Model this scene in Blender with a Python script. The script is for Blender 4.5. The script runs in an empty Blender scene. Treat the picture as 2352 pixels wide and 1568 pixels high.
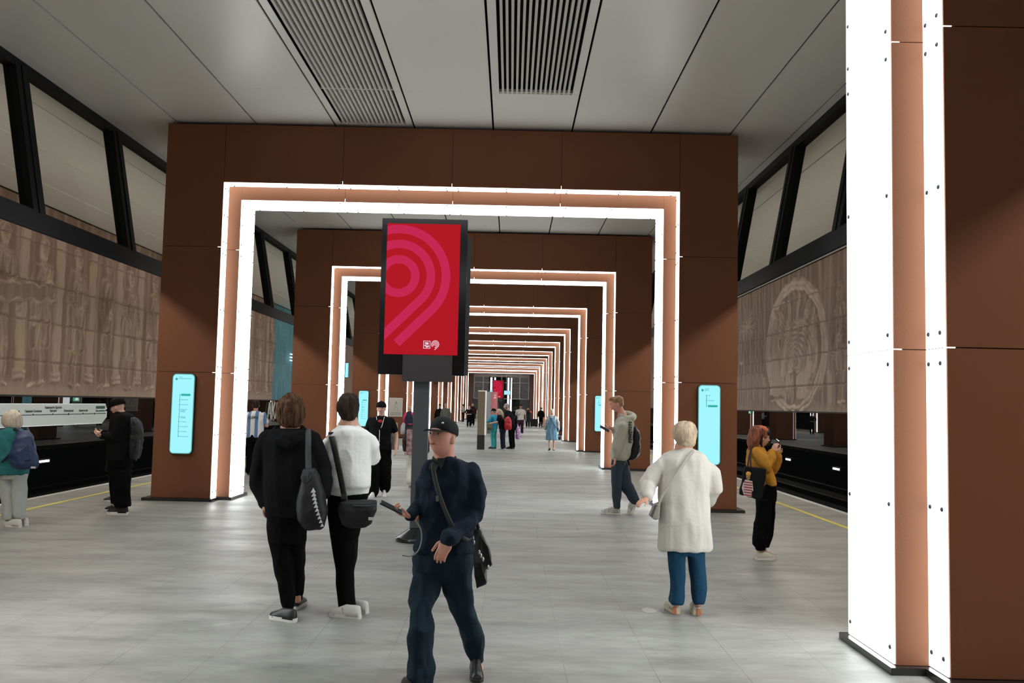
import bpy, bmesh, math, random
import numpy as np
from mathutils import Vector, Matrix, noise
random.seed(7)
SC = bpy.context.scene
COL = SC.collection
PI = math.pi
# ------------------------------------------------------------------ camera
F_PX, W_PX, H_PX = 2089.25, 2352, 1568
CAM = Vector((1.1091, 0.0, 1.7645))
_p, _r, _y = 0.0691, -0.0214, 0.0002
_fw = Vector((math.sin(_y)*math.cos(_p), math.cos(_y)*math.cos(_p), math.sin(_p)))
_r0 = Vector((math.cos(_y), -math.sin(_y), 0)); _u0 = _r0.cross(_fw)
_rt = _r0*math.cos(_r) - _u0*math.sin(_r); _up = _u0*math.cos(_r) + _r0*math.sin(_r)
cam_data = bpy.data.cameras.new('camera'); cam = bpy.data.objects.new('camera', cam_data)
COL.objects.link(cam)
cam_data.sensor_width = 36.0; cam_data.sensor_fit = 'HORIZONTAL'
cam_data.lens = F_PX/W_PX*36.0; cam_data.clip_start = .05; cam_data.clip_end = 400
M = Matrix((( _rt.x,_up.x,-_fw.x,CAM.x),(_rt.y,_up.y,-_fw.y,CAM.y),(_rt.z,_up.z,-_fw.z,CAM.z),(0,0,0,1)))
cam.matrix_world = M
SC.camera = cam
# ------------------------------------------------------------------ world, exposure
w = bpy.data.worlds.new('station_air'); SC.world = w; w.use_nodes = True
w.node_tree.nodes['Background'].inputs[0].default_value = (.62,.66,.68,1)
w.node_tree.nodes['Background'].inputs[1].default_value = .05
SC.view_settings.view_transform = 'Standard'; SC.view_settings.look = 'None'
SC.view_settings.gamma = 1.0; SC.view_settings.exposure = 0.0; SC.view_settings.use_curve_mapping = False
STRIP = 5.2          # radiance of the glass light panels in the portals
RELIEF_LAMP = 76.0    # linear lamps that graze the carved walls
def at(u, v, y):
    """point of the place seen at photo pixel (u, v) on the plane at distance y (used to read sizes off the photo)"""
    d = _fw + _rt*((u-1176)/F_PX) - _up*((v-784)/F_PX)
    return CAM + d*((y-CAM.y)/d.y)
# ------------------------------------------------------------------ tags
def tag(o, label=None, cat=None, group=None, kind=None):
    if label: o['label'] = label
    if cat: o['category'] = cat
    if group: o['group'] = group
    if kind: o['kind'] = kind
    return o
def empty(name, loc, rz=0):
    o = bpy.data.objects.new(name, None); COL.objects.link(o)
    o.location = loc; o.rotation_euler = (0,0,rz); o.empty_display_size = .1
    return o
def copy_tree(o, parent=None):
    c = o.copy(); COL.objects.link(c)
    if parent is not None: c.parent = parent
    for ch in list(o.children): copy_tree(ch, c)
    return c
# ------------------------------------------------------------------ mesh builder
class MB:
    def __init__(s): s.v=[]; s.f=[]; s.m=[]; s.sm=[]
    def add(s, vs, fs, mi=0, smooth=False):
        n=len(s.v); s.v += [tuple(v) for v in vs]
        s.f += [tuple(i+n for i in f) for f in fs]; s.m += [mi]*len(fs); s.sm += [smooth]*len(fs)
        return s
    def box(s, a, b, mi=0):
        x0,y0,z0=a; x1,y1,z1=b
        if x0>x1:x0,x1=x1,x0
        if y0>y1:y0,y1=y1,y0
        if z0>z1:z0,z1=z1,z0
        return s.add([(x0,y0,z0),(x1,y0,z0),(x1,y1,z0),(x0,y1,z0),(x0,y0,z1),(x1,y0,z1),(x1,y1,z1),(x0,y1,z1)],
              [(0,3,2,1),(4,5,6,7),(0,1,5,4),(1,2,6,5),(2,3,7,6),(3,0,4,7)],mi)
    def prism(s, poly, ext, mi=0, smooth=False):
        """poly: list of 3-D points in a plane, ext: extrusion vector"""
        n=len(poly); e=Vector(ext); P=[Vector(p) for p in poly]
        s.add([*P,*[p+e for p in P]],[tuple(range(n-1,-1,-1)),tuple(range(n,2*n))]+[(i,(i+1)%n,n+(i+1)%n,n+i) for i in range(n)],mi,smooth)
        return s
    def rings(s, R, mi=0, smooth=True, cap=True):
        n=len(R[0]); vs=[p for r in R for p in r]; fs=[]
        for k in range(len(R)-1):
            for i in range(n):
                j=(i+1)%n; fs.append((k*n+i,k*n+j,(k+1)*n+j,(k+1)*n+i))
        if cap: fs.append(tuple(range(n-1,-1,-1))); fs.append(tuple((len(R)-1)*n+i for i in range(n)))
        return s.add(vs,fs,mi,smooth)
    def tube(s, pts, rad, n=12, mi=0, flat=(1,1), round_ends=True, upv=None):
        """tube through points with a radius per point and rounded ends"""
        P=[Vector(p) for p in pts]; 
        if not isinstance(rad,(list,tuple)): rad=[rad]*len(P)
        T=[]
        for i in range(len(P)):
            a=P[max(i-1,0)]; b=P[min(i+1,len(P)-1)]; t=(b-a); T.append(t.normalized() if t.length>1e-9 else Vector((0,0,1)))
        u=Vector(upv) if upv else (Vector((0,1,0)) if abs(T[0].y)<.9 else Vector((1,0,0)))
        R=[]
        if round_ends:
            ext=[]
            for q in (.0,.45,.8): ext.append((P[0]-T[0]*rad[0]*math.cos(q*PI/2),max(rad[0]*math.sin(q*PI/2),rad[0]*.12),T[0]))
            seq=ext+[(p,r,t) for p,r,t in zip(P,rad,T)]
            for q in (.8,.45,.0): seq.append((P[-1]+T[-1]*rad[-1]*math.cos(q*PI/2),max(rad[-1]*math.sin(q*PI/2),rad[-1]*.12),T[-1]))
        else: seq=list(zip(P,rad,T))
        for p,r,t in seq:
            u=(u-t*u.dot(t)).normalized(); v=t.cross(u)
            R.append([p+u*(r*flat[0]*math.cos(2*PI*i/n))+v*(r*flat[1]*math.sin(2*PI*i/n)) for i in range(n)])
        return s.rings(R,mi)
    def ell(s, c, r, n=16, m=10, mi=0, rot=None):
        c=Vector(c); R=[]
        for k in range(m+1):
            th=PI*(k/m); th=min(max(th,.06),PI-.06)
            ring=[Vector((r[0]*math.sin(th)*math.cos(2*PI*i/n),r[1]*math.sin(th)*math.sin(2*PI*i/n),-r[2]*math.cos(th))) for i in range(n)]
            if rot is not None: ring=[rot@q for q in ring]
            R.append([c+q for q in ring])
        return s.rings(R,mi)
    def mesh(s, name):
        me=bpy.data.meshes.new(name); me.from_pydata(s.v,[],s.f)
        me.polygons.foreach_set('material_index',s.m); me.polygons.foreach_set('use_smooth',s.sm)
        me.update(); return me
    def build(s, name, mats, parent=None, loc=None):
        me=s.mesh(name)
        for m in (mats if isinstance(mats,(list,tuple)) else [mats]): me.materials.append(m)
        o=bpy.data.objects.new(name,me); COL.objects.link(o)
        if parent is not None: o.parent=parent
        if loc is not None: o.location=loc
        return o
    def remesh(s, name, mat, voxel, parent=None, smooth=6, fold=None, fold_scale=(1,1,1), adapt=0):
        """joins the closed shells into one continuous surface; optional cloth folds"""
        me=s.mesh(name); t=bpy.data.objects.new('t',me); COL.objects.link(t)
        md=t.modifiers.new('r','REMESH'); md.mode='VOXEL'; md.voxel_size=voxel; md.adaptivity=adapt
        if smooth:
            sm=t.modifiers.new('s','SMOOTH'); sm.factor=.5; sm.iterations=smooth
        dg=bpy.context.evaluated_depsgraph_get(); ev=t.evaluated_get(dg)
        out=bpy.data.meshes.new_from_object(ev); bpy.data.objects.remove(t); bpy.data.meshes.remove(me)
        out.name=name
        if fold:
            n=len(out.vertices); co=np.empty(n*3); out.vertices.foreach_get('co',co); co=co.reshape(-1,3)
            no=np.empty(n*3); out.vertices.foreach_get('normal',no); no=no.reshape(-1,3)
            sx,sy,sz=fold_scale
            d=np.empty(n)
            for i in range(n):
                x,y,z=co[i]
                a=noise.noise((x*sx,y*sy,z*sz)); b=noise.noise((x*sx*2.1+7,y*sy*2.1,z*sz*2.1+3))
                d[i]=(1-abs(a)*2.2)*.6+b*.5-.2
            co+=no*(d*fold)[:,None]; out.vertices.foreach_set('co',co.ravel())
        out.polygons.foreach_set('use_smooth',[True]*len(out.polygons)); out.update()
        out.materials.clear(); out.materials.append(mat)
        o=bpy.data.objects.new(name,out); COL.objects.link(o)
        if parent is not None: o.parent=parent
        return o
def text_mesh(body, size, mat, M4, name, parent=None, depth=.002, align='LEFT', bold=0.0, xs=1.0):
    c=bpy.data.curves.new('txt','FONT'); c.body=body; c.size=size; c.extrude=depth; c.align_x=align; c.offset=bold; c.resolution_u=3
    t=bpy.data.objects.new('t',c); COL.objects.link(t)
    dg=bpy.context.evaluated_depsgraph_get(); me=bpy.data.meshes.new_from_object(t.evaluated_get(dg))
    bpy.data.objects.remove(t); bpy.data.curves.remove(c)
    me.transform(M4@Matrix.Diagonal((xs,1,1,1))); me.materials.clear(); me.materials.append(mat); me.name=name
    o=bpy.data.objects.new(name,me); COL.objects.link(o)
    if parent is not None: o.parent=parent
    return o
def struct(o): o['kind']='structure'; return o
# ------------------------------------------------------------------ materials
_m={}
def mat(name, col, rough=.6, metal=0.0, spec=.5, emit=None, es=0.0, bump=None, vary=None, coat=0, sheen=0):
    """bump=(scale, strength[, (sx,sy,sz)])   vary=(scale, amount[, (sx,sy,sz)])"""
    if name in _m: return _m[name]
    m=bpy.data.materials.new(name); m.use_nodes=True; nt=m.node_tree; b=nt.nodes['Principled BSDF']; _m[name]=m
    b.inputs['Base Color'].default_value=(*col,1); b.inputs['Roughness'].default_value=rough
    b.inputs['Metallic'].default_value=metal; b.inputs['Specular IOR Level'].default_value=spec
    b.inputs['Coat Weight'].default_value=coat; b.inputs['Sheen Weight'].default_value=sheen
    if emit: b.inputs['Emission Color'].default_value=(*emit,1); b.inputs['Emission Strength'].default_value=es
    def nz(sc, st, det=3):
        tc=nt.nodes.new('ShaderNodeTexCoord'); mp=nt.nodes.new('ShaderNodeMapping'); mp.inputs['Scale'].default_value=st
        n=nt.nodes.new('ShaderNodeTexNoise'); n.inputs['Scale'].default_value=sc; n.inputs['Detail'].default_value=det
        nt.links.new(tc.outputs['Object'],mp.inputs['Vector']); nt.links.new(mp.outputs['Vector'],n.inputs['Vector']); return n
    if bump:
        n=nz(bump[0], bump[2] if len(bump)>2 else (1,1,1)); bp=nt.nodes.new('ShaderNodeBump'); bp.inputs['Strength'].default_value=bump[1]; bp.inputs['Distance'].default_value=.02
        nt.links.new(n.outputs['Fac'],bp.inputs['Height']); nt.links.new(bp.outputs['Normal'],b.inputs['Normal'])
    if vary:
        n=nz(vary[0], vary[2] if len(vary)>2 else (1,1,1)); mx=nt.nodes.new('ShaderNodeMix'); mx.data_type='RGBA'
        a=vary[1]; mx.inputs['A'].default_value=(*[c*(1-a) for c in col],1); mx.inputs['B'].default_value=(*[min(1,c*(1+a)) for c in col],1)
        rmp=nt.nodes.new('ShaderNodeMapRange'); rmp.inputs['From Min'].default_value=.3; rmp.inputs['From Max'].default_value=.7
        nt.links.new(n.outputs['Fac'],rmp.inputs['Value']); nt.links.new(rmp.outputs['Result'],mx.inputs['Factor'])
        nt.links.new(mx.outputs['Result'],b.inputs['Base Color'])
    return m
def emat(name, col, s):
    if name in _m: return _m[name]
    m=bpy.data.materials.new(name); m.use_nodes=True; nt=m.node_tree; nt.nodes.clear(); _m[name]=m
    e=nt.nodes.new('ShaderNodeEmission'); o=nt.nodes.new('ShaderNodeOutputMaterial'); e.inputs[0].default_value=(*col,1); e.inputs[1].default_value=s
    nt.links.new(e.outputs[0],o.inputs[0]); return m
class NG:
    """tiny helper for node maths"""
    def __init__(s,nt): s.nt=nt
    def math(s,op,a,b=None,c=None):
        n=s.nt.nodes.new('ShaderNodeMath'); n.operation=op
        for i,x in enumerate((a,b,c)):
            if x is None: continue
            if isinstance(x,(int,float)): n.inputs[i].default_value=x
            else: s.nt.links.new(x,n.inputs[i])
        return n.outputs[0]
    def mix(s,f,a,b):
        n=s.nt.nodes.new('ShaderNodeMix'); n.data_type='RGBA'
        for k,x in (('Factor',f),('A',a),('B',b)):
            if isinstance(x,(int,float)): n.inputs[k].default_value=x
            elif isinstance(x,tuple): n.inputs[k].default_value=(*x,1)
            else: s.nt.links.new(x,n.inputs[k])
        return n.outputs['Result']
    def noise(s,scale,st=(1,1,1),det=3,rough=.5):
        tc=s.nt.nodes.new('ShaderNodeTexCoord'); mp=s.nt.nodes.new('ShaderNodeMapping'); mp.inputs['Scale'].default_value=st
        n=s.nt.nodes.new('ShaderNodeTexNoise'); n.inputs['Scale'].default_value=scale; n.inputs['Detail'].default_value=det; n.inputs['Roughness'].default_value=rough
        s.nt.links.new(tc.outputs['Object'],mp.inputs['Vector']); s.nt.links.new(mp.outputs['Vector'],n.inputs['Vector']); return n.outputs['Fac']
    def rng(s,x,a,b,c=0,d=1):
        n=s.nt.nodes.new('ShaderNodeMapRange'); n.inputs['From Min'].default_value=a; n.inputs['From Max'].default_value=b
        n.inputs['To Min'].default_value=c; n.inputs['To Max'].default_value=d; s.nt.links.new(x,n.inputs['Value']); return n.outputs['Result']
def floor_material():
    m=mat('granite_paving',(.42,.42,.40),.34,spec=.38); nt=m.node_tree; g=NG(nt); b=nt.nodes['Principled BSDF']
    tc=nt.nodes.new('ShaderNodeTexCoord'); sp=nt.nodes.new('ShaderNodeSeparateXYZ'); nt.links.new(tc.outputs['Object'],sp.inputs[0])
    X=g.math('ADD',g.math('DIVIDE',sp.outputs[0],.604),.5); Y=g.math('DIVIDE',g.math('SUBTRACT',sp.outputs[1],6.13),.6471)
    def joint(c,wd):
        f=g.math('FRACT',c); d=g.math('MINIMUM',f,g.math('SUBTRACT',1.0,f)); return g.math('LESS_THAN',d,wd)
    jx=joint(X,.004); jy=joint(Y,.004); j=g.math('MAXIMUM',jx,jy)
    cx=nt.nodes.new('ShaderNodeCombineXYZ'); nt.links.new(g.math('FLOOR',X),cx.inputs[0]); nt.links.new(g.math('FLOOR',Y),cx.inputs[1])
    wn=nt.nodes.new('ShaderNodeTexWhiteNoise'); wn.noise_dimensions='3D'; nt.links.new(cx.outputs[0],wn.inputs['Vector'])
    n1=g.noise(1.1,(.55,1.5,1),6,.65); n2=g.noise(160,(1,1,1),2); n3=g.noise(.55,(.5,1.3,1),3); n4=g.noise(1.7,(.6,1.5,1),8,.72)
    base=g.mix(g.rng(n1,.33,.7),(.175,.178,.158),(.36,.362,.330))
    base=g.mix(g.math('MULTIPLY',wn.outputs['Value'],.6),base,(.25,.256,.236))
    base=g.mix(g.rng(n4,.53,.68,0,.85),base,(.115,.118,.105))
    n5=g.noise(3.4,(.75,1.25,1),7,.68); base=g.mix(g.rng(n5,.5,.75,0,.55),base,(.14,.143,.13)); base=g.mix(g.rng(n5,.5,.25,0,.4),base,(.36,.36,.33))
    base=g.mix(g.rng(n3,.55,.75,0,.3),base,(.36,.34,.285))
    base=g.mix(g.math('MULTIPLY',g.rng(n2,.3,.7),.28),base,(.22,.22,.21))
    base=g.mix(g.math('MULTIPLY',j,g.rng(g.noise(.9),.35,.6,.15,.95)),base,(.105,.105,.10))
    nt.links.new(base,b.inputs['Base Color'])
    nt.links.new(g.rng(n1,.3,.75,.55,.36),b.inputs['Roughness'])
    bp=nt.nodes.new('ShaderNodeBump'); bp.inputs['Strength'].default_value=.25; bp.inputs['Distance'].default_value=.004
    h=g.math('SUBTRACT',g.math('ADD',n4,g.math('MULTIPLY',n2,.3)),g.math('MULTIPLY',j,1.0)); nt.links.new(h,bp.inputs['Height']); nt.links.new(bp.outputs['Normal'],b.inputs['Normal'])
    return m
def carved_material(name, dark, pale):
    m=mat(name,dark,.62); nt=m.node_tree; g=NG(nt); b=nt.nodes['Principled BSDF']
    at_=nt.nodes.new('ShaderNodeAttribute'); at_.attribute_name='carve'
    streak=g.noise(1.6,(1,3.2,.22),7,.7); bl=g.noise(.5,(1,1,1),4)
    base=g.mix(g.rng(streak,.3,.72),dark,tuple(min(1,c*1.5) for c in dark))
    base=g.mix(g.rng(bl,.4,.65,0,.4),base,(dark[0]*1.25,dark[1]*.95,dark[2]*.85))
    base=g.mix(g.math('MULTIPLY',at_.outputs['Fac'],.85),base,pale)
    por=g.noise(7,(1,1,.6),2); base=g.mix(g.rng(por,.74,.78,0,.8),base,(.05,.035,.025))
    nt.links.new(base,b.inputs['Base Color'])
    bp=nt.nodes.new('ShaderNodeBump'); bp.inputs['Strength'].default_value=.35; bp.inputs['Distance'].default_value=.03; nt.links.new(streak,bp.inputs['Height']); nt.links.new(bp.outputs['Normal'],b.inputs['Normal'])
    return m
BROWN=mat('brown_ceramic_panel',(.208,.082,.040),.62,spec=.2,bump=(240,.05),vary=(300,.10))
JOINT=mat('dark_joint',(.012,.008,.006),.8)
CEIL=mat('ceiling_panel',(.80,.785,.725),.34,spec=.5)
BLACKM=mat('black_steel',(.007,.009,.010),.5,spec=.15)
PLINTH=mat('black_plinth_stone',(.02,.02,.02),.22,bump=(90,.05))
LIGHTM=emat('lit_glass',(.93,.975,1.0),STRIP)
BOLT=mat('steel_bolt',(.10,.11,.12),.35,metal=.6)
VOID=mat('dark_void',(.006,.006,.007),.9)
SLAT=mat('grille_slat',(.62,.61,.56),.5)
WALLGLOSS=mat('black_polished_wall',(.004,.005,.005),.0,spec=.32)
TRACK=mat('track_bed',(.010,.010,.011),.85,bump=(14,.5))
YELLOW=mat('yellow_line_paint',(.62,.53,.10),.5)
EDGE=mat('platform_edge_stone',(.50,.50,.47),.5,vary=(60,.12))
CYANLIT=emat('cyan_lit_sign',(.33,.92,1.0),1.15)
# ------------------------------------------------------------------ setting
ZC=6.63; Y0=-9.0; Y1=108.0; D=9.707; F1=15.74
o=MB().box((-7.0,Y0,-.14),(7.0,Y1,0)).build('floor',floor_material()); struct(o)
for s,n in ((-1,'left'),(1,'right')):
    o=MB().box((s*6.9,Y0,.001),(s*7.02,Y1,.006)).build('trim_1' if s<0 else 'trim_2',EDGE); struct(o)
    o=MB().box((s*6.22,Y0,.001),(s*6.31,Y1,.005)).build('yellow_line',YELLOW)
    tag(o,'thin yellow safety line along the %s platform edge'%n,'floor line')
    b=MB().box((s*6.6,Y0,-1.35),(s*6.8,Y1,-.14)); b.box((s*6.8,Y0,-1.5),(s*11.2,Y1,-1.35))
    struct(b.build('trim_3' if s<0 else 'trim_4',TRACK))
    for k,x in enumerate((8.25,9.77)):
        r=MB(); r.box((s*(x-.035),Y0,-1.22),(s*(x+.035),Y1,-1.18)); r.box((s*(x-.01),Y0,-1.34),(s*(x+.01),Y1,-1.22)); r.box((s*(x-.07),Y0,-1.35),(s*(x+.07),Y1,-1.33))
        tag(r.build('rail',mat('rail_steel',(.06,.05,.045),.4,metal=.8)),'%s rail of the %s track in the dark trackbed'%('inner' if k==0 else 'outer',n),'rail')
    struct(MB().box((s*11.02,Y0,-1.5),(s*11.2,Y1,1.74)).build('wall_'+n,WALLGLOSS))
    struct(MB().box((s*11.06,Y0,1.74),(s*11.2,Y1,ZC)).build('wall_%s_upper'%n,mat('stone_backing',(.2,.14,.10),.7)))
    struct(MB().box((s*10.93,Y0,1.70),(s*11.06,Y1,1.745)).build('trim_5' if s<0 else 'trim_6',BLACKM))
# ceiling: long metal panels with open black joints
xs=[-.70,.70]; 
edges=[-10.95,-9.78,-8.38,-6.98,-6.0,-4.91,-3.5,-2.1,-.7,.7,2.1,3.5,4.91,6.0,6.98,8.38,9.78,10.95]
ycuts=[Y0]; y=13.985-4.8535*4
while y<Y1: 
    if y>Y0+1: ycuts.append(y)
    y+=4.8535
ycuts.append(Y1)
c=MB(); GR=[]
for i in range(len(edges)-1):
    a,b2=edges[i]+.016,edges[i+1]-.016
    if abs(edges[i]+6.98)<.01: b2=edges[i+1]
    for j in range(len(ycuts)-1):
        ya,yb=ycuts[j]+.002,ycuts[j+1]-.002
        gr = (abs(edges[i]+2.1)<.01 and 4<ya<15) or (abs(edges[i]-.7)<.01 and 4<ya<13)
        if gr:
            yend=min(yb,15.7)
            c.box((a,ya,ZC),(a+.115,yend,ZC+.03)); c.box((b2-.115,ya,ZC),(b2,yend,ZC+.03))
            if yend<yb: c.box((a,yend,ZC),(b2,yb,ZC+.03))
            GR.append((a+.115,b2-.115,ya,yend))
        else: c.box((a,ya,ZC),(b2,yb,ZC+.03))
struct(c.build('ceiling',CEIL))
struct(MB().box((-11.2,Y0,ZC+.35),(11.2,Y1,ZC+.5)).box((-11.2,Y0,ZC+.03),(-11.05,Y1,ZC+.35)).box((11.05,Y0,ZC+.03),(11.2,Y1,ZC+.35)).build('ceiling_void',VOID))
for k,(a,b2,ya,yb) in enumerate(GR):
    e=empty('ceiling_grille',((a+b2)/2,ya,ZC)); hw=(b2-a)/2; L=yb-ya
    side='left' if a<0 else 'right'
    where={0:'above the camera',1:'in the middle',2:'touching the first brown portal'}
    q=MB().box((-hw,0,.20),(hw,L,.22)).box((-hw-.004,0,0),(-hw,L,.2)).box((hw,0,0),(hw+.004,L,.2)); q.build('housing',VOID,e)
    for i in range(15):
        x=-hw+.02+(2*hw-.04)*(i+.5)/15
        MB().box((x-.017,0,-.002),(x+.017,L,.07)).build('slat',SLAT,e)
    q=MB().box((-hw,L-.05,.01),(hw,L-.01,.06)); q.build('end_bar',SLAT,e)
    tag(e,'long slatted ceiling air grille, %s row, section at %s'%(side,('far end by the brown portal' if ya>13 else ('second section in view' if ya>8.5 else 'nearest the camera overhead'))),'ceiling grille','slatted air grilles in the ceiling')
# end walls behind and far away
ENDB=mat('end_wall_brown',(.13,.055,.035),.6)
e=MB(); e.box((-7,Y1,0),(-3.35,Y1+.3,ZC)).box((3.35,Y1,0),(7,Y1+.3,ZC)).box((-3.35,Y1,5.35),(3.35,Y1+.3,ZC)).box((-11.2,Y1,-1.5),(-7,Y1+.3,ZC)).box((7,Y1,-1.5),(11.2,Y1+.3,ZC))
struct(e.build('wall_end',ENDB))
struct(MB().box((-11.2,Y0-.3,-1.5),(11.2,Y0,ZC)).build('wall_behind',ENDB))
# ------------------------------------------------------------------ leaning screens between platform and track
GLASS=bpy.data.materials.new('tinted_glass'); GLASS.use_nodes=True; nt=GLASS.node_tree; nt.nodes.clear()
_o=nt.nodes.new('ShaderNodeOutputMaterial'); _t=nt.nodes.new('ShaderNodeBsdfTransparent'); _g=nt.nodes.new('ShaderNodeBsdfGlossy'); _x=nt.nodes.new('ShaderNodeMixShader')
_t.inputs[0].default_value=(.77,.78,.745,1); _g.inputs['Roughness'].default_value=.02; _x.inputs[0].default_value=.05  # pane tint added to dim the over-bright side ceiling seen through it
nt.links.new(_t.outputs[0],_x.inputs[1]); nt.links.new(_g.outputs[0],_x.inputs[2]); nt.links.new(_x.outputs[0],_o.inputs[0])
LAMPM=emat('linear_lamp',(1.0,.93,.84),RELIEF_LAMP)
ZT,ZB,ZBB=6.56,4.40,4.10; XT,XB=6.17,5.78
def lean(z): return XB+(XT-XB)*(z-ZB)/(ZT-ZB)
post0=None
for s,n in ((-1,'left'),(1,'right')):
    e=empty('leaning_screen',(0,0,0)); tag(e,'black leaning steel screen hung from the ceiling above the %s platform edge'%n,'hanging screen')
    MB().box((s*(XT-.02),Y0,6.50),(s*(XT+.16),Y1,ZC-.002)).build('top_rail',BLACKM,e)
    MB().prism([(s*(XB-.05),Y0,ZBB),(s*(XB+.0),Y0,ZBB),(s*(XB+.03),Y0,ZB-.03),(s*(XB+.345),Y0,ZB-.03),(s*(XB+.345),Y0,ZB),(s*(XB-.02),Y0,ZB)],(0,Y1-Y0,0)).build('bottom_beam',BLACKM,e)  # beam's top lid is added to block upward light from the lamps
    k=-7; pm=None
    while 16.25+3.2357*k<Y1-.5:
        y=16.25+3.2357*k; k+=1
        if y<Y0: continue
        if pm is None:
            q=MB(); P=[]
            for z in (ZB-.02,ZT): 
                x=lean(z); P.append([(s*(x-.02),-.17,z),(s*(x+.17),-.17,z),(s*(x+.17),.17,z),(s*(x-.02),.17,z)])
            q.rings(P,smooth=False); 
            # narrow flange that carries the panel joint
            q.rings([[(s*(lean(z)-.035),-.02,z),(s*(lean(z)-.02),-.02,z),(s*(lean(z)-.02),.02,z),(s*(lean(z)-.035),.02,z)] for z in (ZB-.02,ZT)],smooth=False)
            pm=q.build('post',BLACKM,e); pm.location=(0,y,0)
        else:
            c2=pm.copy(); COL.objects.link(c2); c2.parent=e; c2.location=(0,y,0)
        if 3<y<60:
            z0,z1=ZB+.0,6.51
            q=MB(); q.add([(s*(lean(z0)+.07),y+.17,z0),(s*(lean(z0)+.07),y+3.06,z0),(s*(lean(z1)+.07),y+3.06,z1),(s*(lean(z1)+.07),y+.17,z1)],[(0,1,2,3)])
            q.build('glass_pane',GLASS,e)
        # linear lamp tucked behind the beam, washes the carved wall
        L=MB().box((s*6.05,y-1.5,4.315),(s*6.12,y+1.45,4.34)).build('linear_lamp',LAMPM,e) if k<24 else None
# ------------------------------------------------------------------ lit brown portals
WB,W1_,H1_,W2_,H2_,DA,DB=5.022,4.004,5.551,3.771,5.304,.286,.856
DT=2*DA+DB; ZP=.05
ZS=[ZP,2.205,4.40]; XS=[-4.0,-1.92,0,1.92,4.0]
def slab(b,a,c,g=.004):  # cladding tile slightly inset from its neighbours
    b.box(tuple(p+g*(1 if q>p else -1) for p,q in zip(a,c)),tuple(q-g*(1 if q>p else -1) for p,q in zip(a,c)),0)
def portal_meshes():
    cl=MB()
    # dark core, then tiles 2 cm thick around it
    for s in (-1,1):
        cl.box((s*(W1_+.02),.02,ZP),(s*(WB-.02),DT-.02,ZC-.06),1)
        for z0,z1 in ((ZP,2.205),(2.205,4.40),(4.40,ZC-.05)):
            zt=z1
            cl.box((s*(W1_+.001),0,z0+.004),(s*WB,.03,zt-.004),0); cl.box((s*(W1_+.001),DT-.03,z0+.004),(s*WB,DT,zt-.004),0)
            cl.box((s*(WB-.03),.004+.03,z0+.004),(s*WB,DT-.034,zt-.004),0)
            if z0<4.4: cl.box((s*(W1_-.0),.034,z0+.004),(s*(W1_+.03),DT-.034,zt-.004),0)
    cl.box((-W1_,.02,H1_+.02),(W1_,DT-.02,ZC-.06),1)
    for x0,x1 in zip(XS[:-1],XS[1:]):
        cl.box((x0+.003,0,H1_),(x1-.003,.03,ZC-.05),0); cl.box((x0+.003,DT-.03,H1_),(x1-.003,DT,ZC-.05),0)
    for s in (-1,1): cl.box((s*W1_,.034,4.404),(s*(W1_+.03),DT-.034,H1_+.03),0)
    cl.box((-W1_,.034,H1_),(W1_,DT-.034,H1_+.03),0)
    mb=MB()
    y0,y1=DA,DA+DB
    for s in (-1,1):
        mb.box((s*(W2_+.02),y0+.02,ZP),(s*(W1_),y1-.02,H1_),1)
        for z0,z1 in ((ZP,2.205),(2.205,4.40),(4.40,H1_)):
            mb.box((s*(W2_),y0,z0+.003),(s*W1_,y0+.03,z1-.003 if z1<5 else z1),0); mb.box((s*(W2_),y1-.03,z0+.003),(s*W1_,y1,z1-.003 if z1<5 else z1),0)
            mb.box((s*W2_,y0+.03,z0+.003),(s*(W2_+.02),y1-.03,min(z1,H2_+.02)),0)
    mb.box((-W2_,y0+.02,H2_+.02),(W2_,y1-.02,H1_),1)
    xs2=[-W2_,-1.92,0,1.92,W2_]
    for x0,x1 in zip(xs2[:-1],xs2[1:]):
        mb.box((x0+.002,y0,H2_),(x1-.002,y0+.03,H1_),0); mb.box((x0+.002,y1-.03,H2_),(x1-.002,y1,H1_),0); mb.box((x0+.002,y0+.03,H2_),(x1-.002,y1-.03,H2_+.02),0)
    out=[]
    for s in (-1,1):
        pl=MB(); out.append(pl)
        a,b,c,d=W2_-.06,W1_-.06,WB+.12,DT+.10
        P=[(b,-.10),(c,-.10),(c,d),(b,d),(b,DA+DB+.06),(a,DA+DB+.06),(a,DA-.06),(b,DA-.06)]
        if s<0: P=P[::-1]
        pl.prism([(s*x,y,0) for x,y in P],(0,0,ZP))
    return cl.mesh('cladding'),mb.mesh('middle_band'),out[0].mesh('plinth'),out[1].mesh('plinth')
_cl,_mb,_pl,_pr=portal_meshes()
for me,ms in ((_cl,(BROWN,JOINT)),(_mb,(BROWN,JOINT)),(_pl,(PLINTH,)),(_pr,(PLINTH,))):
    for m_ in ms: me.materials.append(m_)
def panel_specs():
    """glass light panels: (axis-box a, b, bolt rows) in portal coordinates"""
    out=[]; g=.003; t=.012
    for (W,H,ya,yb) in ((W1_,H1_,.012,DA-.004),(W2_,H2_,DA+.012,DA+DB-.012),(W1_,H1_,DA+DB+.004,DT-.012)):
        zs=[ZP+.004,2.205,4.40,H-.002]
        for s in (-1,1):
            for z0,z1 in zip(zs[:-1],zs[1:]):
                out.append(('v',s,W-t,z0+g,z1-g,ya,yb))
        xs=[-W+t,-1.92,0,1.92,W-t]
        for x0,x1 in zip(xs[:-1],xs[1:]): out.append(('h',1,H-t,x0+g,x1-g,ya,yb))
    return out
_pan={}
bm_=MB(); bm_.ell((0,0,0),(.017,.017,.010),12,8); _bolt=bm_.mesh('bolt'); _bolt.materials.append(BOLT)
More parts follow.
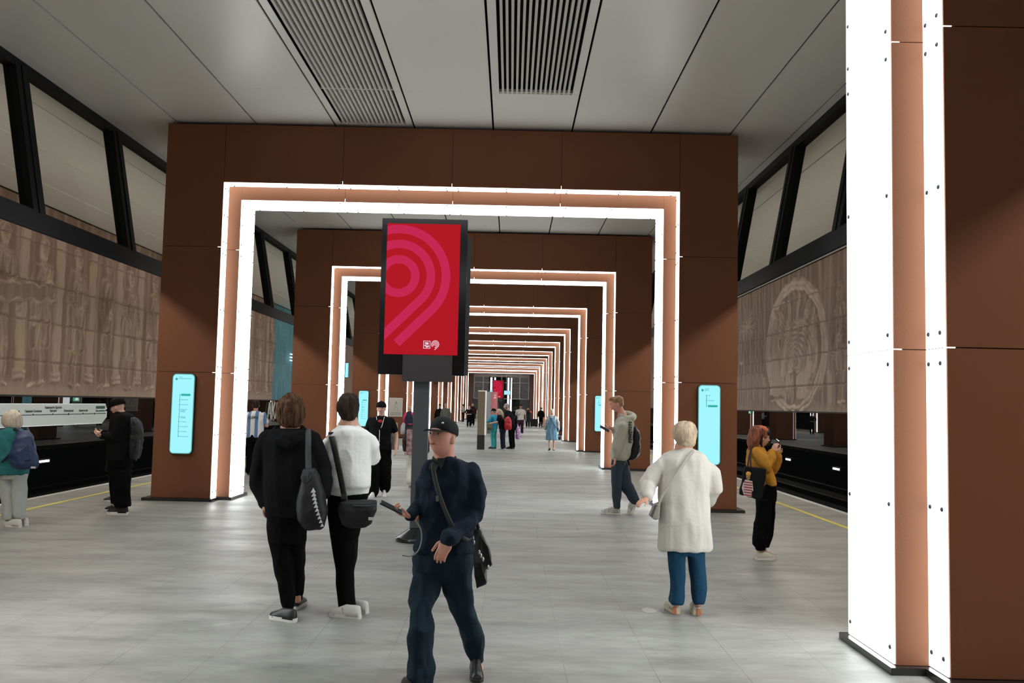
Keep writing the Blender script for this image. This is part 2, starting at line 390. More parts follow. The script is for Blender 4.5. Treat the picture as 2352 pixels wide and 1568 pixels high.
ORD={0:'nearest lit brown portal, its right pylon close to the camera',1:'first complete lit brown portal ahead with a cyan line map on each pylon',2:'second complete lit brown portal ahead, seen through the first',
     3:'third complete lit portal ahead, lit line map on its left pylon',4:'fourth lit portal ahead, framed poster on its left pylon',5:'fifth lit portal ahead in the receding row',6:'sixth lit portal ahead in the receding row',
     7:'seventh lit portal ahead in the receding row',8:'eighth lit portal ahead in the receding row',9:'ninth lit portal ahead, last but one of the row',10:'last and farthest lit portal before the end glazing',-1:'lit brown portal behind the camera'}
PORTAL={}
for n in range(-1,11):
    e=empty('portal',(0,F1+(n-1)*D,0)); PORTAL[n]=e
    tag(e,ORD[n],'portal','lit brown portals along the platform')
    for nm,me in (('cladding',_cl),('middle_band',_mb),('plinth',_pl),('plinth',_pr)):
        q=bpy.data.objects.new(nm,me); COL.objects.link(q); q.parent=e
    for sp in panel_specs():
        kind,s,w_,a0,a1,ya,yb=sp
        if sp not in _pan:
            b=MB()
            if kind=='v': b.box((s*w_,ya,a0),(s*(w_+.010),yb,a1))
            else: b.box((a0,ya,w_),(a1,yb,w_+.010))
            me=b.mesh('light_panel'); me.materials.append(LIGHTM); _pan[sp]=me
        q=bpy.data.objects.new('light_panel',_pan[sp]); COL.objects.link(q); q.parent=e
        if n<9 and ya<DA+DB and ((kind=='v' and a0>1) or (kind=='h' and a0>-3)):
            if kind+'%.2f%d%.2f'%(a0,s,w_) not in _pan:
                b=MB(); yf=-.0015 if ya<DA-.1 else DA-.0015; o_=w_+.012  # emissive slivers stand in for light leaking along the panel joints
                if kind=='v': b.box((s*o_,yf,a0-.006),(s*(o_+.055),yf+.03,a0))
                else: b.box((a0-.006,yf,o_),(a0,yf+.03,o_+.055))
                me=b.mesh('light_leak'); me.materials.append(LIGHTM); _pan[kind+'%.2f%d%.2f'%(a0,s,w_)]=me
            j_=bpy.data.objects.new('light_leak',_pan[kind+'%.2f%d%.2f'%(a0,s,w_)]); COL.objects.link(j_); j_.parent=e
        if n in (0,1,2) and ya<DA+DB:
            ins=.045
            for yy in (ya+ins+.01,yb-ins):
                for tt in (a0+.10,(a0+a1)/2,a1-.10):
                    bo=bpy.data.objects.new('bolt',_bolt); COL.objects.link(bo); bo.parent=q
                    if kind=='v': bo.location=(s*(w_-.002),yy,tt); bo.rotation_euler=(0,PI/2,0)
                    else: bo.location=(tt,yy,w_-.002)
# ------------------------------------------------------------------ carved stone walls
def seg(Y,Z,p,q,r0,r1):
    py,pz=p; dy,dz=q[0]-py,q[1]-pz; L=dy*dy+dz*dz+1e-9
    t=np.clip(((Y-py)*dy+(Z-pz)*dz)/L,0,1); return np.hypot(Y-py-t*dy,Z-pz-t*dz)-(r0+(r1-r0)*t)
def elp(Y,Z,c,a,b):
    k=np.hypot((Y-c[0])/a,(Z-c[1])/b); return (k-1)*min(a,b)
class Relief:
    def __init__(s,y0,y1,z0=1.745,z1=6.60,st=.035):
        s.ys=np.arange(y0,y1+1e-6,st); s.zs=np.linspace(z0,z1,int((z1-z0)/st)+1)
        s.Y,s.Z=np.meshgrid(s.ys,s.zs); s.Y0=s.Y.copy(); s.Z0=s.Z.copy(); s.Y=s.Y+.025*np.sin(s.Z*4.1+s.Y0*1.7)+.022*np.sin(s.Z*9.7+s.Y0*6.1)+.012*np.sin(s.Y0*23); s.Z=s.Z+.03*np.sin(s.Y0*5.3)+.015*np.sin(s.Y0*13+s.Z0*7); s.H=np.zeros_like(s.Y); s.C=np.zeros_like(s.Y)
    def emb(s,sd,h=.05,soft=.12,edge=.6,fill=.0):
        t=np.clip(-sd/soft,0,1); t=t*t*(3-2*t); s.H=np.maximum(s.H,h*t)
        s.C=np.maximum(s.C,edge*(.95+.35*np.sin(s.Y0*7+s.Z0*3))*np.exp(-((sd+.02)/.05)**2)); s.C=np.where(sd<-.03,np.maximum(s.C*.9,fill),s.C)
    def cut(s,sd,d=.03,c=.7,wd=.03):
        g=np.exp(-(sd/wd)**2); s.H-=d*g; s.C=np.maximum(s.C,c*g)
    def column(s,y,w=.2,z0=2.15,z1=6.0,f=.55):
        s.emb(np.maximum(abs(s.Y-y)-w,np.maximum(z0-s.Z,s.Z-z1)),.03,.05,.5,f)
        for k in (-.5,0,.5): s.cut(np.maximum(abs(s.Y-y-k*w)-.005,np.maximum(z0-s.Z,s.Z-z1)),.01,.3,.02)
        for z in (z0,z0+.14,z1): s.emb(np.maximum(abs(s.Y-y)-w*1.35,abs(s.Z-z)-.06),.045,.03,.7,.5)
    def figure(s,y,zt=5.75,zf=2.0,face=1,arms=0,coat=True,w=1.0):
        h=zt-zf; U=h/7.6; Y,Z=s.Y,s.Z
        hip=zf+h*.5; sh=zf+h*.81
        for k in (-1,1):
            s.emb(seg(Y,Z,(y+k*.13*w,hip),(y+k*.17*w,zf+h*.27),.15*w,.11*w),.06,.1,.55,.1); s.emb(seg(Y,Z,(y+k*.17*w,zf+h*.27),(y+k*.20*w,zf+.1),.12*w,.09*w),.06,.1,.55,.12)
            s.emb(seg(Y,Z,(y+k*.2*w,zf+.03),(y+k*.2*w+face*.18,zf),.07,.05),.07,.06,.8,.35)
        if coat:
            for k in (-1,1): s.emb(seg(Y,Z,(y+k*.26*w,sh-.3),(y+k*.34*w,zf+h*.30),.13*w,.20*w),.05,.1,.6,.0)
        s.emb(np.maximum(seg(Y,Z,(y,sh-.12),(y,hip-.1),.36*w,.27*w),Z-sh-.1),.08,.14,.5,.0)
        s.cut(seg(Y,Z,(y+.02,sh),(y+.03*face,hip),.0,.0),.02,.5,.025)
        for k in (-1,1): s.cut(seg(Y,Z,(y+k*.14,sh+.05),(y+.02,sh-.55),.0,.0),.02,.5,.03)
        A={0:((-.42,-.75),(-.30,-1.45)),1:((.45,-.7),(.12,-1.0)),2:((-.45,-.7),(-.1,-.95)),3:((.50,-.6),(.72,-1.3)),4:((-.5,-.7),(-.75,-1.35))}
        for k,a in ((-1,A[(arms*2)%5]),(1,A[(arms*2+1)%5])):
            e=(y+k*abs(a[0][0])*w,sh+a[0][1]); hd=(y+k*abs(a[1][0])*w*(1 if arms%2 else .6),sh+a[1][1])
            s.emb(seg(Y,Z,(y+k*.34*w,sh-.06),e,.14,.11),.085,.08,.6,.0); s.emb(seg(Y,Z,e,hd,.11,.07),.09,.07,.6,.05); s.emb(elp(Y,Z,hd,.09,.12),.1,.05,.8,.5)
        s.emb(seg(Y,Z,(y,sh),(y,sh+.3),.1,.1),.07,.08,.5,.2)
        s.emb(elp(Y,Z,(y+.03*face,zt-.27),.17,.25),.10,.1,.7,.35)
        s.cut(elp(Y,Z,(y-.05*face,zt-.16),.2,.17),.015,.5,.03); s.cut(seg(Y,Z,(y+.1*face,zt-.22),(y+.12*face,zt-.36),0,0),.02,.4,.02)
    def build(s,name,x,side,mat_,label,cat,kind=None,joints=(2.6,3.6,4.6,5.6)):
        rs=np.random.RandomState(3)
        for z in joints:
            g=np.abs(s.Z0-z)<.018; s.H[g]=-.02; s.C[g]=0
        for y in np.arange(s.ys[0]+1.2,s.ys[-1],2.4): s.H[:,np.argmin(abs(s.ys-y))]-=.008
        nz=.006*np.sin(s.Y*9+np.sin(s.Z*1.1+s.Y)*1.5)*np.sin(s.Y*23+s.Z*.5)
        w=.5+.5*np.sin(s.Y0*11+1.3*np.sin(s.Z0*.9+s.Y0*2.3))*np.sin(s.Y0*3.1+.4*s.Z0); s.C=np.maximum(s.C,.30*np.clip(w-.45,0,1)*2)
        H=s.H+nz+.012*w; ny,nzn=len(s.ys),len(s.zs)
        X=side*(x-.03-H); co=np.stack([X.ravel(),s.Y0.ravel(),s.Z0.ravel()],1)
        idx=np.arange(nzn*ny).reshape(nzn,ny); a,b,c,d=idx[:-1,:-1].ravel(),idx[:-1,1:].ravel(),idx[1:,1:].ravel(),idx[1:,:-1].ravel()
        fs=np.stack([a,b,c,d] if side<0 else [a,d,c,b],1)
        me=bpy.data.meshes.new(name); me.from_pydata(co.tolist(),[],fs.tolist())
        at_=me.attributes.new('carve','FLOAT','POINT'); at_.data.foreach_set('value',np.clip(s.C,0,1).ravel().astype(np.float32))
        me.materials.append(mat_); me.polygons.foreach_set('use_smooth',[True]*len(me.polygons)); me.update()
        o=bpy.data.objects.new(name,me); COL.objects.link(o)
        if kind: o['kind']=kind
        else: tag(o,label,cat)
        return o
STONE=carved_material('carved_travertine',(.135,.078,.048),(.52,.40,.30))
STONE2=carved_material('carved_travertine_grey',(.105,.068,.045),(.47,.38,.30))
R=Relief(17.0,46.1)
for y in (18.2,20.4,22.3,24.1,26.0,27.8,29.4,31.3,33.2,35.4,42.0,44.9): R.column(y,.2)
for i,y in enumerate((19.3,21.4,23.2,25.1,27.0,28.6,30.5,32.3,34.3,36.6,41.0,43.4,45.6)): R.figure(y,5.78+.08*math.sin(i*2.1),2.0,1 if i%2 else -1,i%4,i%3!=1,.95+.08*(i%2))
Y,Z=R.Y,R.Z
sc=np.maximum(np.maximum(-(Z-(3.95+.10*(Y-21.3)+.04*np.sin(Y*9))),Z-(4.45+.08*(Y-21.3)+.04*np.sin(Y*7+1))),np.maximum(20.2-Y,Y-23.75-.1*np.sin(Z*20)))
R.H=np.where(sc<0,.11,R.H); R.C=np.where(sc<0,.12,R.C); R.emb(sc,.12,.05,.9,.12)
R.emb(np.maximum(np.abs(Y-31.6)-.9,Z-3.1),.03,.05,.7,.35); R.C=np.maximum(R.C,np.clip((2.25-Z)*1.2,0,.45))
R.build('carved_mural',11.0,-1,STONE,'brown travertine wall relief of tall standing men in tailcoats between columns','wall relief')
txtm=mat('carved_letter',(.12,.07,.045),.8)
Mt=Matrix(((0,0,-1,-10.83),(1,0,0,21.45),(0,1,0,4.02),(0,0,0,1)))
# flowing script cut into the stone scroll
Ms=Matrix(((0,0,1,-10.86),(1,.25,0,21.25),(.10,1,0,4.05),(0,0,0,1)))
t=text_mesh('Formal Elor',.34,txtm,Ms,'scroll_script',None,.004); tag(t,'flowing letters cut into the stone scroll held by the relief figures','lettering')
R=Relief(24.0,43.0)
Y,Z=R.Y,R.Z
for y in (25.0,26.2,27.2): R.figure(y,5.6,2.0,-1,1,True,.8)
for k in range(9):
    R.cut(np.abs(Y-(27.6+.09*k+.35*np.sin((Z-2)*.55)))-.0,.015,.35,.022)
C0=(31.7,3.95)
for k,(a,b) in enumerate(((3.25,2.30),(3.02,2.12))): R.cut(elp(Y,Z,C0,a,b),.02,.0,.03); R.emb(np.abs(elp(Y,Z,C0,a,b))-.09,.05,.06,.8,.75)
ins=elp(Y,Z,C0,2.9,2.0)<0
# radiating petals at the top, swirling rings, a seated robed figure, pale folded shapes
for k in range(-5,6):
    a=math.radians(90+k*13); R.emb(np.where(ins,seg(Y,Z,(C0[0]+1.3*math.cos(a),C0[1]+.7*math.sin(a)+.1),(C0[0]+2.6*math.cos(a),C0[1]+1.75*math.sin(a)),.05,.15),1),.05,.06,.6,.45 if k%2 else .15)
SW=(31.6,3.45)
for r in np.arange(.16,1.75,.20):
    e=np.abs(elp(Y,Z,(SW[0]-.2*r,SW[1]+.1*r),r*1.25,r*.78))-.035
    R.emb(np.where(ins&(Z>SW[1]-.25-.2*r),e,1),.045,.04,.7,.65)
rb=np.maximum(seg(Y,Z,(33.9,4.75),(33.6,2.2),.22,.95),2.1-Z); R.emb(np.where(Z>2.0,rb,1),.10,.2,.8,.55)
for k in range(6): R.cut(np.where(rb<0,np.abs(Y-(33.75+(k-2.5)*.10*(5.6-Z)))-.0,1),.03,.1,.03)
R.emb(elp(Y,Z,(33.55,5.02),.36,.42),.12,.12,.8,.45); R.emb(elp(Y,Z,(33.75,5.32),.36,.22),.13,.1,.8,.7)
for (cy,cz,a,b) in ((30.6,2.75,.8,.38),(29.9,3.1,.35,.35),(32.3,2.75,.22,.5),(31.9,2.5,.16,.45),(30.2,5.0,.22,.16),(29.7,4.5,.16,.3),(30.9,4.75,.26,.18),(29.4,4.0,.14,.4),(32.4,4.7,.14,.3),(32.0,4.3,.12,.22),(30.6,2.35,.75,.3)):
    R.emb(elp(Y,Z,(cy,cz),a,b),.07,.1,.7,.65)
for k in range(12):  # cascade of branches and drapery left of the medallion
    y=35.6+k*.42; R.cut(np.where(Z>3.3,np.abs(Y-(y+.14*np.sin(Z*3.1+k)))-0,1),.02,.5,.03)
    R.emb(np.where(Z<3.2,np.abs(Y-y-.1)-.10,1),.03,.06,.5,.35)
for k in range(26):
    a=k*2.4; R.cut(seg(Y,Z,(38.0,5.2),(38.0+1.3*math.cos(a)*(.5+.5*(k%3)/2),5.2+.9*math.sin(a)*(.5+.5*(k%2))),0,0),.02,.6,.025)
R.emb(elp(Y,Z,(38.9,4.4),.5,.75),.08,.2,.8,.3)
for k in (-1,1): R.emb(np.where(Z<3.0,np.abs(Y-(28.1 if k<0 else 35.3))-.13,1),.05,.05,.6,.55)
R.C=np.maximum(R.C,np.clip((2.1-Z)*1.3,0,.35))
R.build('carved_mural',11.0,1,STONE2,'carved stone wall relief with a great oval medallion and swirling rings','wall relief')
for s,n in ((-1,'left'),(1,'right')):
    for (ya,yb) in (((Y0,17.0),(62.0,Y1)) if s<0 else ((Y0,24.0),(43.0,Y1))):
        q=MB().box((s*10.96,ya,1.75),(s*11.02,yb,6.60)).build('carved_mural',STONE); tag(q,'plain travertine cladding along the %s track wall, %s stretch'%(n,'near' if ya<0 else 'far'),'wall cladding')
TEAL=mat('teal_glass_mosaic',(.02,.16,.21),.35,vary=(2.2,.9,(1,.7,1.6)),bump=(6,.3))
R=Relief(46.1,62.0,st=.08); rs=np.random.RandomState(5)
for i in range(60):
    y,z=rs.uniform(46.3,61.5),rs.uniform(2,6); R.emb(np.maximum(abs(R.Y-y)-rs.uniform(.1,.5),abs(R.Z-z)-rs.uniform(.1,.7)),.02,.05,.5,.0)
m=carved_material('teal_enamel',(.018,.13,.17),(.10,.36,.42)); R.build('teal_mural',11.0,-1,m,'teal blue enamel wall mural beyond the brown relief','wall mural')
WHITEL=emat('white_lit_tube',(.9,.97,1.0),2.2)
for k in range(3):
    q=MB().box((-10.82,48.9,3.86+.17*k),(-10.78,50.3,3.90+.17*k)).build('wall_tube',WHITEL); tag(q,'short white light bar on the teal mural, %s of three'%('lowest','middle','topmost')[k],'wall light','white light bars on the teal mural')
# ------------------------------------------------------------------ track wall: line map, letters, little lamps, exit signs
BAND=mat('white_sign_band',(.50,.55,.53),.5,emit=(.78,.88,.86),es=.10)
INK=mat('sign_ink',(.01,.03,.03),.6); GREEN=mat('sign_green',(.0,.07,.055),.5); BANDRIM=mat('band_rim',(.75,.8,.8),.4,emit=(.85,.95,.95),es=.3)
e=empty('line_map_sign',(-11.0,27.3,0)); tag(e,'long white line map on the black track wall behind the waiting people','line map')
def wall_text(body,size,y,z,mt=INK,al='CENTER',par=e,nm='station_name',x=.047,bold=.0):
    return text_mesh(body,size,mt,Matrix(((0,0,1,x),(1,0,0,y-27.3),(0,1,0,z),(0,0,0,1))),nm,par,.001,al,bold)
P=[(0,-16,.95),(0,-.28,.95),(0,0,1.12),(0,0,1.40),(0,-.10,1.53),(0,-16,1.53)]
MB().prism(P,(.04,0,0)).build('board',BAND,e)
q=MB(); q.box((.04,-16,1.515),(.046,-.10,1.53)).box((.04,-16,.95),(.046,-.28,.965)).box((.04,-.015,1.12),(.046,0,1.40)); q.build('rim',BANDRIM,e)
MB().box((.04,-16,1.232),(.046,-.05,1.252)).build('route_line',INK,e)
NAMES=[(19.6,'Коммунарка'),(20.5,'Корниловская'),(21.45,'Тютчевская'),(23.1,'Генерала Тюленева'),(24.15,'Университет Дружбы\nНародов'),(24.95,'Новаторская'),(25.9,'Вавиловская')]
NAMES=[(19.3,'Новомосковская'),(20.3,'Коммунарка'),(21.3,'Корниловская'),(22.2,'Тютчевская'),(23.1,'Генерала Тюленева'),(24.1,'Университет Дружбы\nНародов'),(24.95,'Новаторская'),(25.8,'Вавиловская')]
for y,nm in NAMES:
    wall_text(nm,.085,y,1.40 if '\n' in nm else 1.31,bold=.002)
    MB().box((.04,y-27.3-.02,1.235),(.047,y-27.3+.02,1.275)).build('stop_mark',INK,e)
MB().box((.041,-.72,1.30),(.046,-.14,1.46)).build('highlight',GREEN,e); wall_text('Академическая',.075,26.88,1.34,BANDRIM)
for y in (24.95,26.5): MB().tube([(.044,y-27.3,1.24),(.05,y-27.3,1.24)],.03,10,round_ends=False,upv=(0,1,0)).build('stop_mark',INK,e)
e=empty('station_letters',(-11.0,45.3,.80)); tag(e,'large pale raised capital letters of the station name on the track wall','lettering')
LET=mat('pale_letter',(.62,.62,.58),.5)
text_mesh('АКАДЕМИЧЕСКАЯ',1.10,LET,Matrix(((0,0,1,.03),(1,0,0,.05),(0,1,0,0),(0,0,0,1))),'letters',e,.02,'LEFT',.02)
LAMP=emat('track_lamp',(.85,.95,1),7)
k=0
for s,ys in ((-1,(19.0,23.75,28.6,33.4)),(1,(22.8,27.55,32.3,37.1))):
    for i,y in enumerate(ys):
        e=empty('track_lamp',(s*11.0,y,.04)); tag(e,'small glowing lamp low on the %s track wall, %s'%('left' if s<0 else 'right',('first','second','third','fourth')[i]+' from the camera'),'wall lamp','small lamps low on the track walls')
        MB().box((0,-.35,-.06),(-s*.05,.35,.06)).build('housing',BLACKM,e); MB().box((-s*.05,-.26,-.025),(-s*.06,.26,.025)).build('diffuser',LAMP,e)
EXG=mat('exit_green',(.02,.14,.09),.5,emit=(.2,.6,.45),es=.35)
for s,y in ((-1,25.4),(1,37.6)):
    e=empty('exit_sign',(s*11.0,y,1.66)); tag(e,'tiny green pictogram sign high on the %s track wall'%('left' if s<0 else 'right'),'exit sign')
    MB().box((0,-.16,-.06),(-s*.03,.16,.06)).build('panel',EXG,e)
    X=-s*.031; q=MB(); q.prism([(X,-.08,-.03),(X,.02,-.03),(X,.02,.03),(X,-.08,.03)],(-s*.002,0,0)); q.prism([(X,.02,-.05),(X,.09,0),(X,.02,.05)],(-s*.002,0,0)); q.build('arrow',BANDRIM,e)
# ------------------------------------------------------------------ cyan lit line maps on the pylons
def rrect(x0,x1,z0,z1,r,y,n=6):
    P=[]
    for cx,cz,a0 in ((x1-r,z0+r,-90),(x1-r,z1-r,0),(x0+r,z1-r,90),(x0+r,z0+r,180)):
        for i in range(n+1):
            a=math.radians(a0+90*i/n); P.append((cx+r*math.cos(a),y,cz+r*math.sin(a)))
    return P
CASE=mat('sign_case',(.01,.02,.02),.3); RIMC=emat('cyan_rim',(.25,.62,.58),.6); CFACE=emat('cyan_face',(.37,.93,1.0),1.0); CINK=mat('teal_ink',(.02,.22,.25),.7,emit=(.05,.33,.36),es=.8); CGRN=mat('teal_box',(.01,.3,.27),.7,emit=(.02,.40,.36),es=.7)
def line_map(x,y,side,label,up):
    e=empty('line_map_lightbox',(x,y,0)); tag(e,label,'illuminated sign')
    w=.20; z0,z1=.795,2.18
    MB().prism(rrect(-w,w,z0,z1,.075,0),(0,-.055,0)).build('case',CASE,e)
    MB().prism(rrect(-w+.008,w-.008,z0+.008,z1-.008,.068,-.055),(0,-.004,0)).build('rim',RIMC,e)
    MB().prism(rrect(-w+.022,w-.022,z0+.022,z1-.022,.056,-.059),(0,-.004,0)).build('lit_face',CFACE,e)
    yy=-.0635
    def T(body,s_,tx,tz,m_=CINK,b=.0005): text_mesh(body,s_,m_,Matrix(((1,0,0,tx),(0,0,-1,yy),(0,1,0,tz),(0,0,0,1))),'text',e,.0006,'LEFT',b)
    def ring(cx,cz,r,m_=CINK,nm='logo'):
        q=MB(); q.tube([(cx,yy+.001,cz),(cx,yy-.001,cz)],r,14,round_ends=False); q.build(nm,m_,e)
    ring(-.12,z1-.10,.021)
    if up:
        T('следующая',.014,-.085,z1-.075); T('ЗИЛ',.034,-.085,z1-.112)
        ln=[('ЗИЛ',.02),('Крымская',.02),('Академическая',.02)]; zs=[z1-.19,z1-.275,z1-.37]
        MB().box((-.055,yy,z1-.375),(-.045,yy-.001,z1-.185)).build('route',CINK,e)
        for (t_,s_),z in zip(ln,zs):
            if z!=zs[2]: T(t_,s_,-.02,z-.006)
            ring(-.05,z,.010,nm='stop')
        MB().box((-.025,yy,zs[2]-.018),(.14,yy-.001,zs[2]+.018)).build('highlight',CGRN,e); T('Академическая',.018,-.02,zs[2]-.004,CFACE)
    else:
        T('следующая',.012,-.085,z1-.068); T('Новомосковская',.027,-.085,z1-.098)
        nm=['Академическая','Вавиловская','Новаторская','Университет\nДружбы\nНародов','Генерала\nТюленева','Тютчевская','Корниловская','Коммунарка','Новомосковская']
        zs=[z1-.37-.084*k-(.04 if k>3 else 0) for k in range(9)]
        MB().box((-.054,yy,zs[-1]),(-.046,yy-.001,zs[0])).build('route',CINK,e)
        for t_,z in zip(nm,zs):
            ring(-.05,z,.009,nm='stop')
            if z!=zs[0]: T(t_,.019,-.03,z-.006)
        MB().box((-.03,yy,zs[0]-.018),(.13,yy-.001,zs[0]+.018)).build('highlight',CGRN,e); T('Академическая',.017,-.025,zs[0]-.004,CFACE)
    return e
line_map(-4.525,F1-.001,-1,'cyan lit line map with nine stops on the nearest left pylon',False)
line_map(4.53,F1-.001,1,'cyan lit line map on the right pylon behind the white haired woman',True)
line_map(-4.55,F1+2*D-.001,-1,'pale lit line map on the third portal, beside the man in backward cap',False)
line_map(4.55,F1+2*D-.001,1,'pale lit line map partly hidden behind a light strip, right of the far portals',True)
e=empty('flag_sign',(-10.95,66.0,3.44)); tag(e,'narrow cyan lit flag sign standing out from the far left track wall','illuminated sign')
MB().box((0,0,0),(.26,.08,1.1)).build('case',CASE,e); MB().box((-.02,.02,.1),(0,.06,1.0)).build('bracket',BLACKM,e); MB().box((.02,-.004,.03),(.24,0,1.07)).build('lit_face',CFACE,e)
# poster on the fourth portal
e=empty('poster',(-4.52,F1+3*D-.02,1.05)); tag(e,'white framed poster with a faint drawing on the left pylon of the fourth portal','poster')
PAP=mat('poster_paper',(.58,.57,.53),.6); FRM=mat('poster_frame',(.75,.73,.68),.4)
MB().box((-.33,0,0),(.33,-.02,.92)).build('frame',FRM,e); MB().box((-.30,-.02,.03),(.30,-.024,.89)).build('paper',PAP,e)
q=MB(); G=mat('poster_ink',(.25,.25,.24),.7)
q.tube([(0,-.026,.68),(.01,-.026,.70)],.03,8); 
for a,b in (((0,.66),(-.06,.45)),((-.06,.45),(-.12,.26)),((-.03,.5),(.1,.42)),((.1,.42),(.08,.25)),((0,.62),(.12,.55)),((-.05,.6),(-.16,.5))): q.tube([(a[0],-.026,a[1]),(b[0],-.026,b[1])],.006,6)
q.build('drawing',G,e)
q=MB(); q.box((-.28,-.024,.17),(.28,-.027,.19)).box((-.28,-.024,.11),(.26,-.027,.125)).box((-.28,-.024,.07),(.2,-.027,.08)); q.build('caption',G,e)
# ------------------------------------------------------------------ red two-sided display on a grey pole
RED=emat('screen_red',(.44,.010,.018),1.0); PINK=emat('screen_pink',(.56,.022,.085),1.0); ICON=emat('icon_white',(.85,.62,.72),1.0)
POLE=mat('grey_pole_paint',(.06,.068,.07),.45); BEZ=mat('black_bezel',(.006,.006,.007),.15)
def display(x,y,label):
    e=empty('display_stand',(x,y,0)); tag(e,label,'display','red display stands')
    q=MB(); q.rings([[(r*math.cos(a*PI/16),r*math.sin(a*PI/16),z) for a in range(32)] for r,z in ((.275,0),(.28,.015),(.28,.045),(.265,.06),(.11,.155),(.10,.17))]); q.build('base',mat('base_steel',(.05,.055,.06),.22,metal=.7),e)
    MB().box((-.098,-.06,.15),(.098,.06,4.0)).build('pole',POLE,e)
    MB().box((-.235,-.19,2.03),(.40,-.163,2.37)).box((-.1,-.163,2.1),(.1,-.05,2.3)).build('blur_box',mat('blur_grey',(.035,.03,.03),.5),e)  # plain grey box added in place of a blurred-out patch
    s=empty('screen_unit',(0,-.09,2.115)); s.parent=e; s.name='screen_unit'
    MB().prism(rrect(-.553,.553,0,2.02,.006,0),(0,-.07,0)).build('bezel',BEZ,s)
    sx0,sx1,sz0,sz1=-.485,.460,.26,1.955
    MB().box((sx0,-.07,sz0),(sx1,-.074,sz1)).build('screen',RED,s)
    cx,cz=sx0+.160,sz1-.687
    def stroke(r0,r1,t_end,ring=False):
        q=MB(); pts=[]
        a0,a1=(180,-45)
        if ring: a0,a1=(180,-180)
        N=64
        for i in range(N+1):
            a=math.radians(a0+(a1-a0)*i/N); pts.append(((cx+r0*math.cos(a),cz+r0*math.sin(a)),(cx+r1*math.cos(a),cz+r1*math.sin(a))))
        if not ring:
            h=math.sqrt(.5)
            for t in np.linspace(0,t_end,20)[1:]: 
                (p,q2)=((cx+r0*h-t*h,cz-r0*h-t*h),(cx+r1*h-t*h,cz-r1*h-t*h)); pts.append((p,q2))
        cl=lambda p:(max(p[0],sx0),-.0745,p[1])
        vs=[];fs=[]
        for p,q2 in pts: vs+= [cl(p),cl(q2)]
        for i in range(len(pts)-1):
            A=[vs[2*i],vs[2*i+1],vs[2*i+3],vs[2*i+2]]
            if max(v[0] for v in A)<=sx0+1e-6: continue
            fs.append((2*i,2*i+2,2*i+3,2*i+1))
        q.add(vs,fs); q.build('line_arc',PINK,s)
    k=1/666.7
    stroke(110*k,182*k,0,True); stroke(243*k,316*k,.70); stroke(372*k,446*k,.61)
    # crest and line mark in the corner
    zx=sx0+ (545-178)*k; zz=sz1-(1168-125)*k
    q=MB()
    for a,b in (((-.045,-.05),(-.038,.05)),((.038,-.05),(.045,.05)),((-.045,.043),(.045,.05)),((-.045,-.05),(.045,-.043)),((-.03,-.02),(-.01,.0)),((-.012,-.035),(.014,-.012)),((-.01,.0),(.022,.03)),((.01,-.03),(.03,-.01)),((-.026,.012),(-.004,.03))): q.box((zx+a[0],-.0745,zz+a[1]),(zx+b[0],-.0755,zz+b[1]))
    q.build('crest',ICON,s)
    q=MB(); cx2,cz2=sx0+(617-178)*k,zz+.007
    def arc(r0,r1,t):
        V=[];Fc=[]
        L=[(math.radians(225-270*i/24 if t else 360*i/24)) for i in range(25)]
        P=[((cx2+r0*math.cos(a),cz2+r0*math.sin(a)),(cx2+r1*math.cos(a),cz2+r1*math.sin(a))) for a in L]
        if t: h=math.sqrt(.5); P.append(((cx2+r0*h-t*h,cz2-r0*h-t*h),(cx2+r1*h-t*h,cz2-r1*h-t*h)))
        for p,q2 in P: V+=[(p[0],-.075,p[1]),(q2[0],-.075,q2[1])]
        q.add(V,[(2*i,2*i+2,2*i+3,2*i+1) for i in range(len(P)-1)])
    arc(.009,.017,0); arc(.025,.033,.035); arc(.041,.050,.055); q.build('line_mark',ICON,s)
    # rear screen, turned a little
    s2=empty('rear_unit',(0.03,.10,2.13)); s2.parent=e; s2.rotation_euler=(0,0,math.radians(4))
    MB().prism(rrect(-.56,.56,0,1.83,.006,0),(0,.08,0)).build('bezel',POLE,s2); MB().box((-.47,.08,.15),(.47,.084,1.72)).build('screen',RED,s2)
    return e
display(-.045,11.80,'tall red screen with pink rings on a grey pole behind the man in navy')
display(-.13,90.0,'small far away red screen on a pole in front of the end glazing')
# way-finding stelae
e=empty('stele',(0.0,35.43,0)); e.rotation_euler=(0,0,math.radians(-6)); tag(e,'tan information stele with a black foot standing beside the group of travellers','stele')
TAN=mat('tan_laminate',(.30,.235,.15),.5,vary=(3,.12,(1,1,.1)))
MB().box((-.15,-.05,0),(.13,.05,.56)).build('foot',mat('stele_foot',(.015,.013,.013),.4),e); MB().box((-.15,-.055,.56),(.13,.05,2.25)).build('body',TAN,e)
MB().box((.13,-.055,.56),(.175,.05,2.28)).box((-.15,-.055,2.25),(.13,.05,2.28)).build('lit_edge',mat('stele_white_edge',(.8,.78,.72),.4,emit=(1,.97,.9),es=.35),e)
e=empty('stele',(0.0,55.0,0)); e.rotation_euler=(0,0,math.radians(-43)); tag(e,'taller grey and red stele standing behind the tan one','stele')
GR_=mat('stele_grey',(.17,.175,.165),.45); MB().box((-.22,-.22,.35),(.22,.22,2.5)).build('body',GR_,e)
MB().box((.16,-.235,.60),(.232,.225,2.48)).build('red_side',mat('stele_red',(.42,.012,.016),.4),e); 
MB().box((-.24,-.24,.30),(.24,.24,.35)).build('ledge',FRM,e); MB().box((-.2,-.2,0),(.2,.2,.30)).build('foot',mat('stele_foot2',(.05,.05,.05),.5),e)
q=MB()
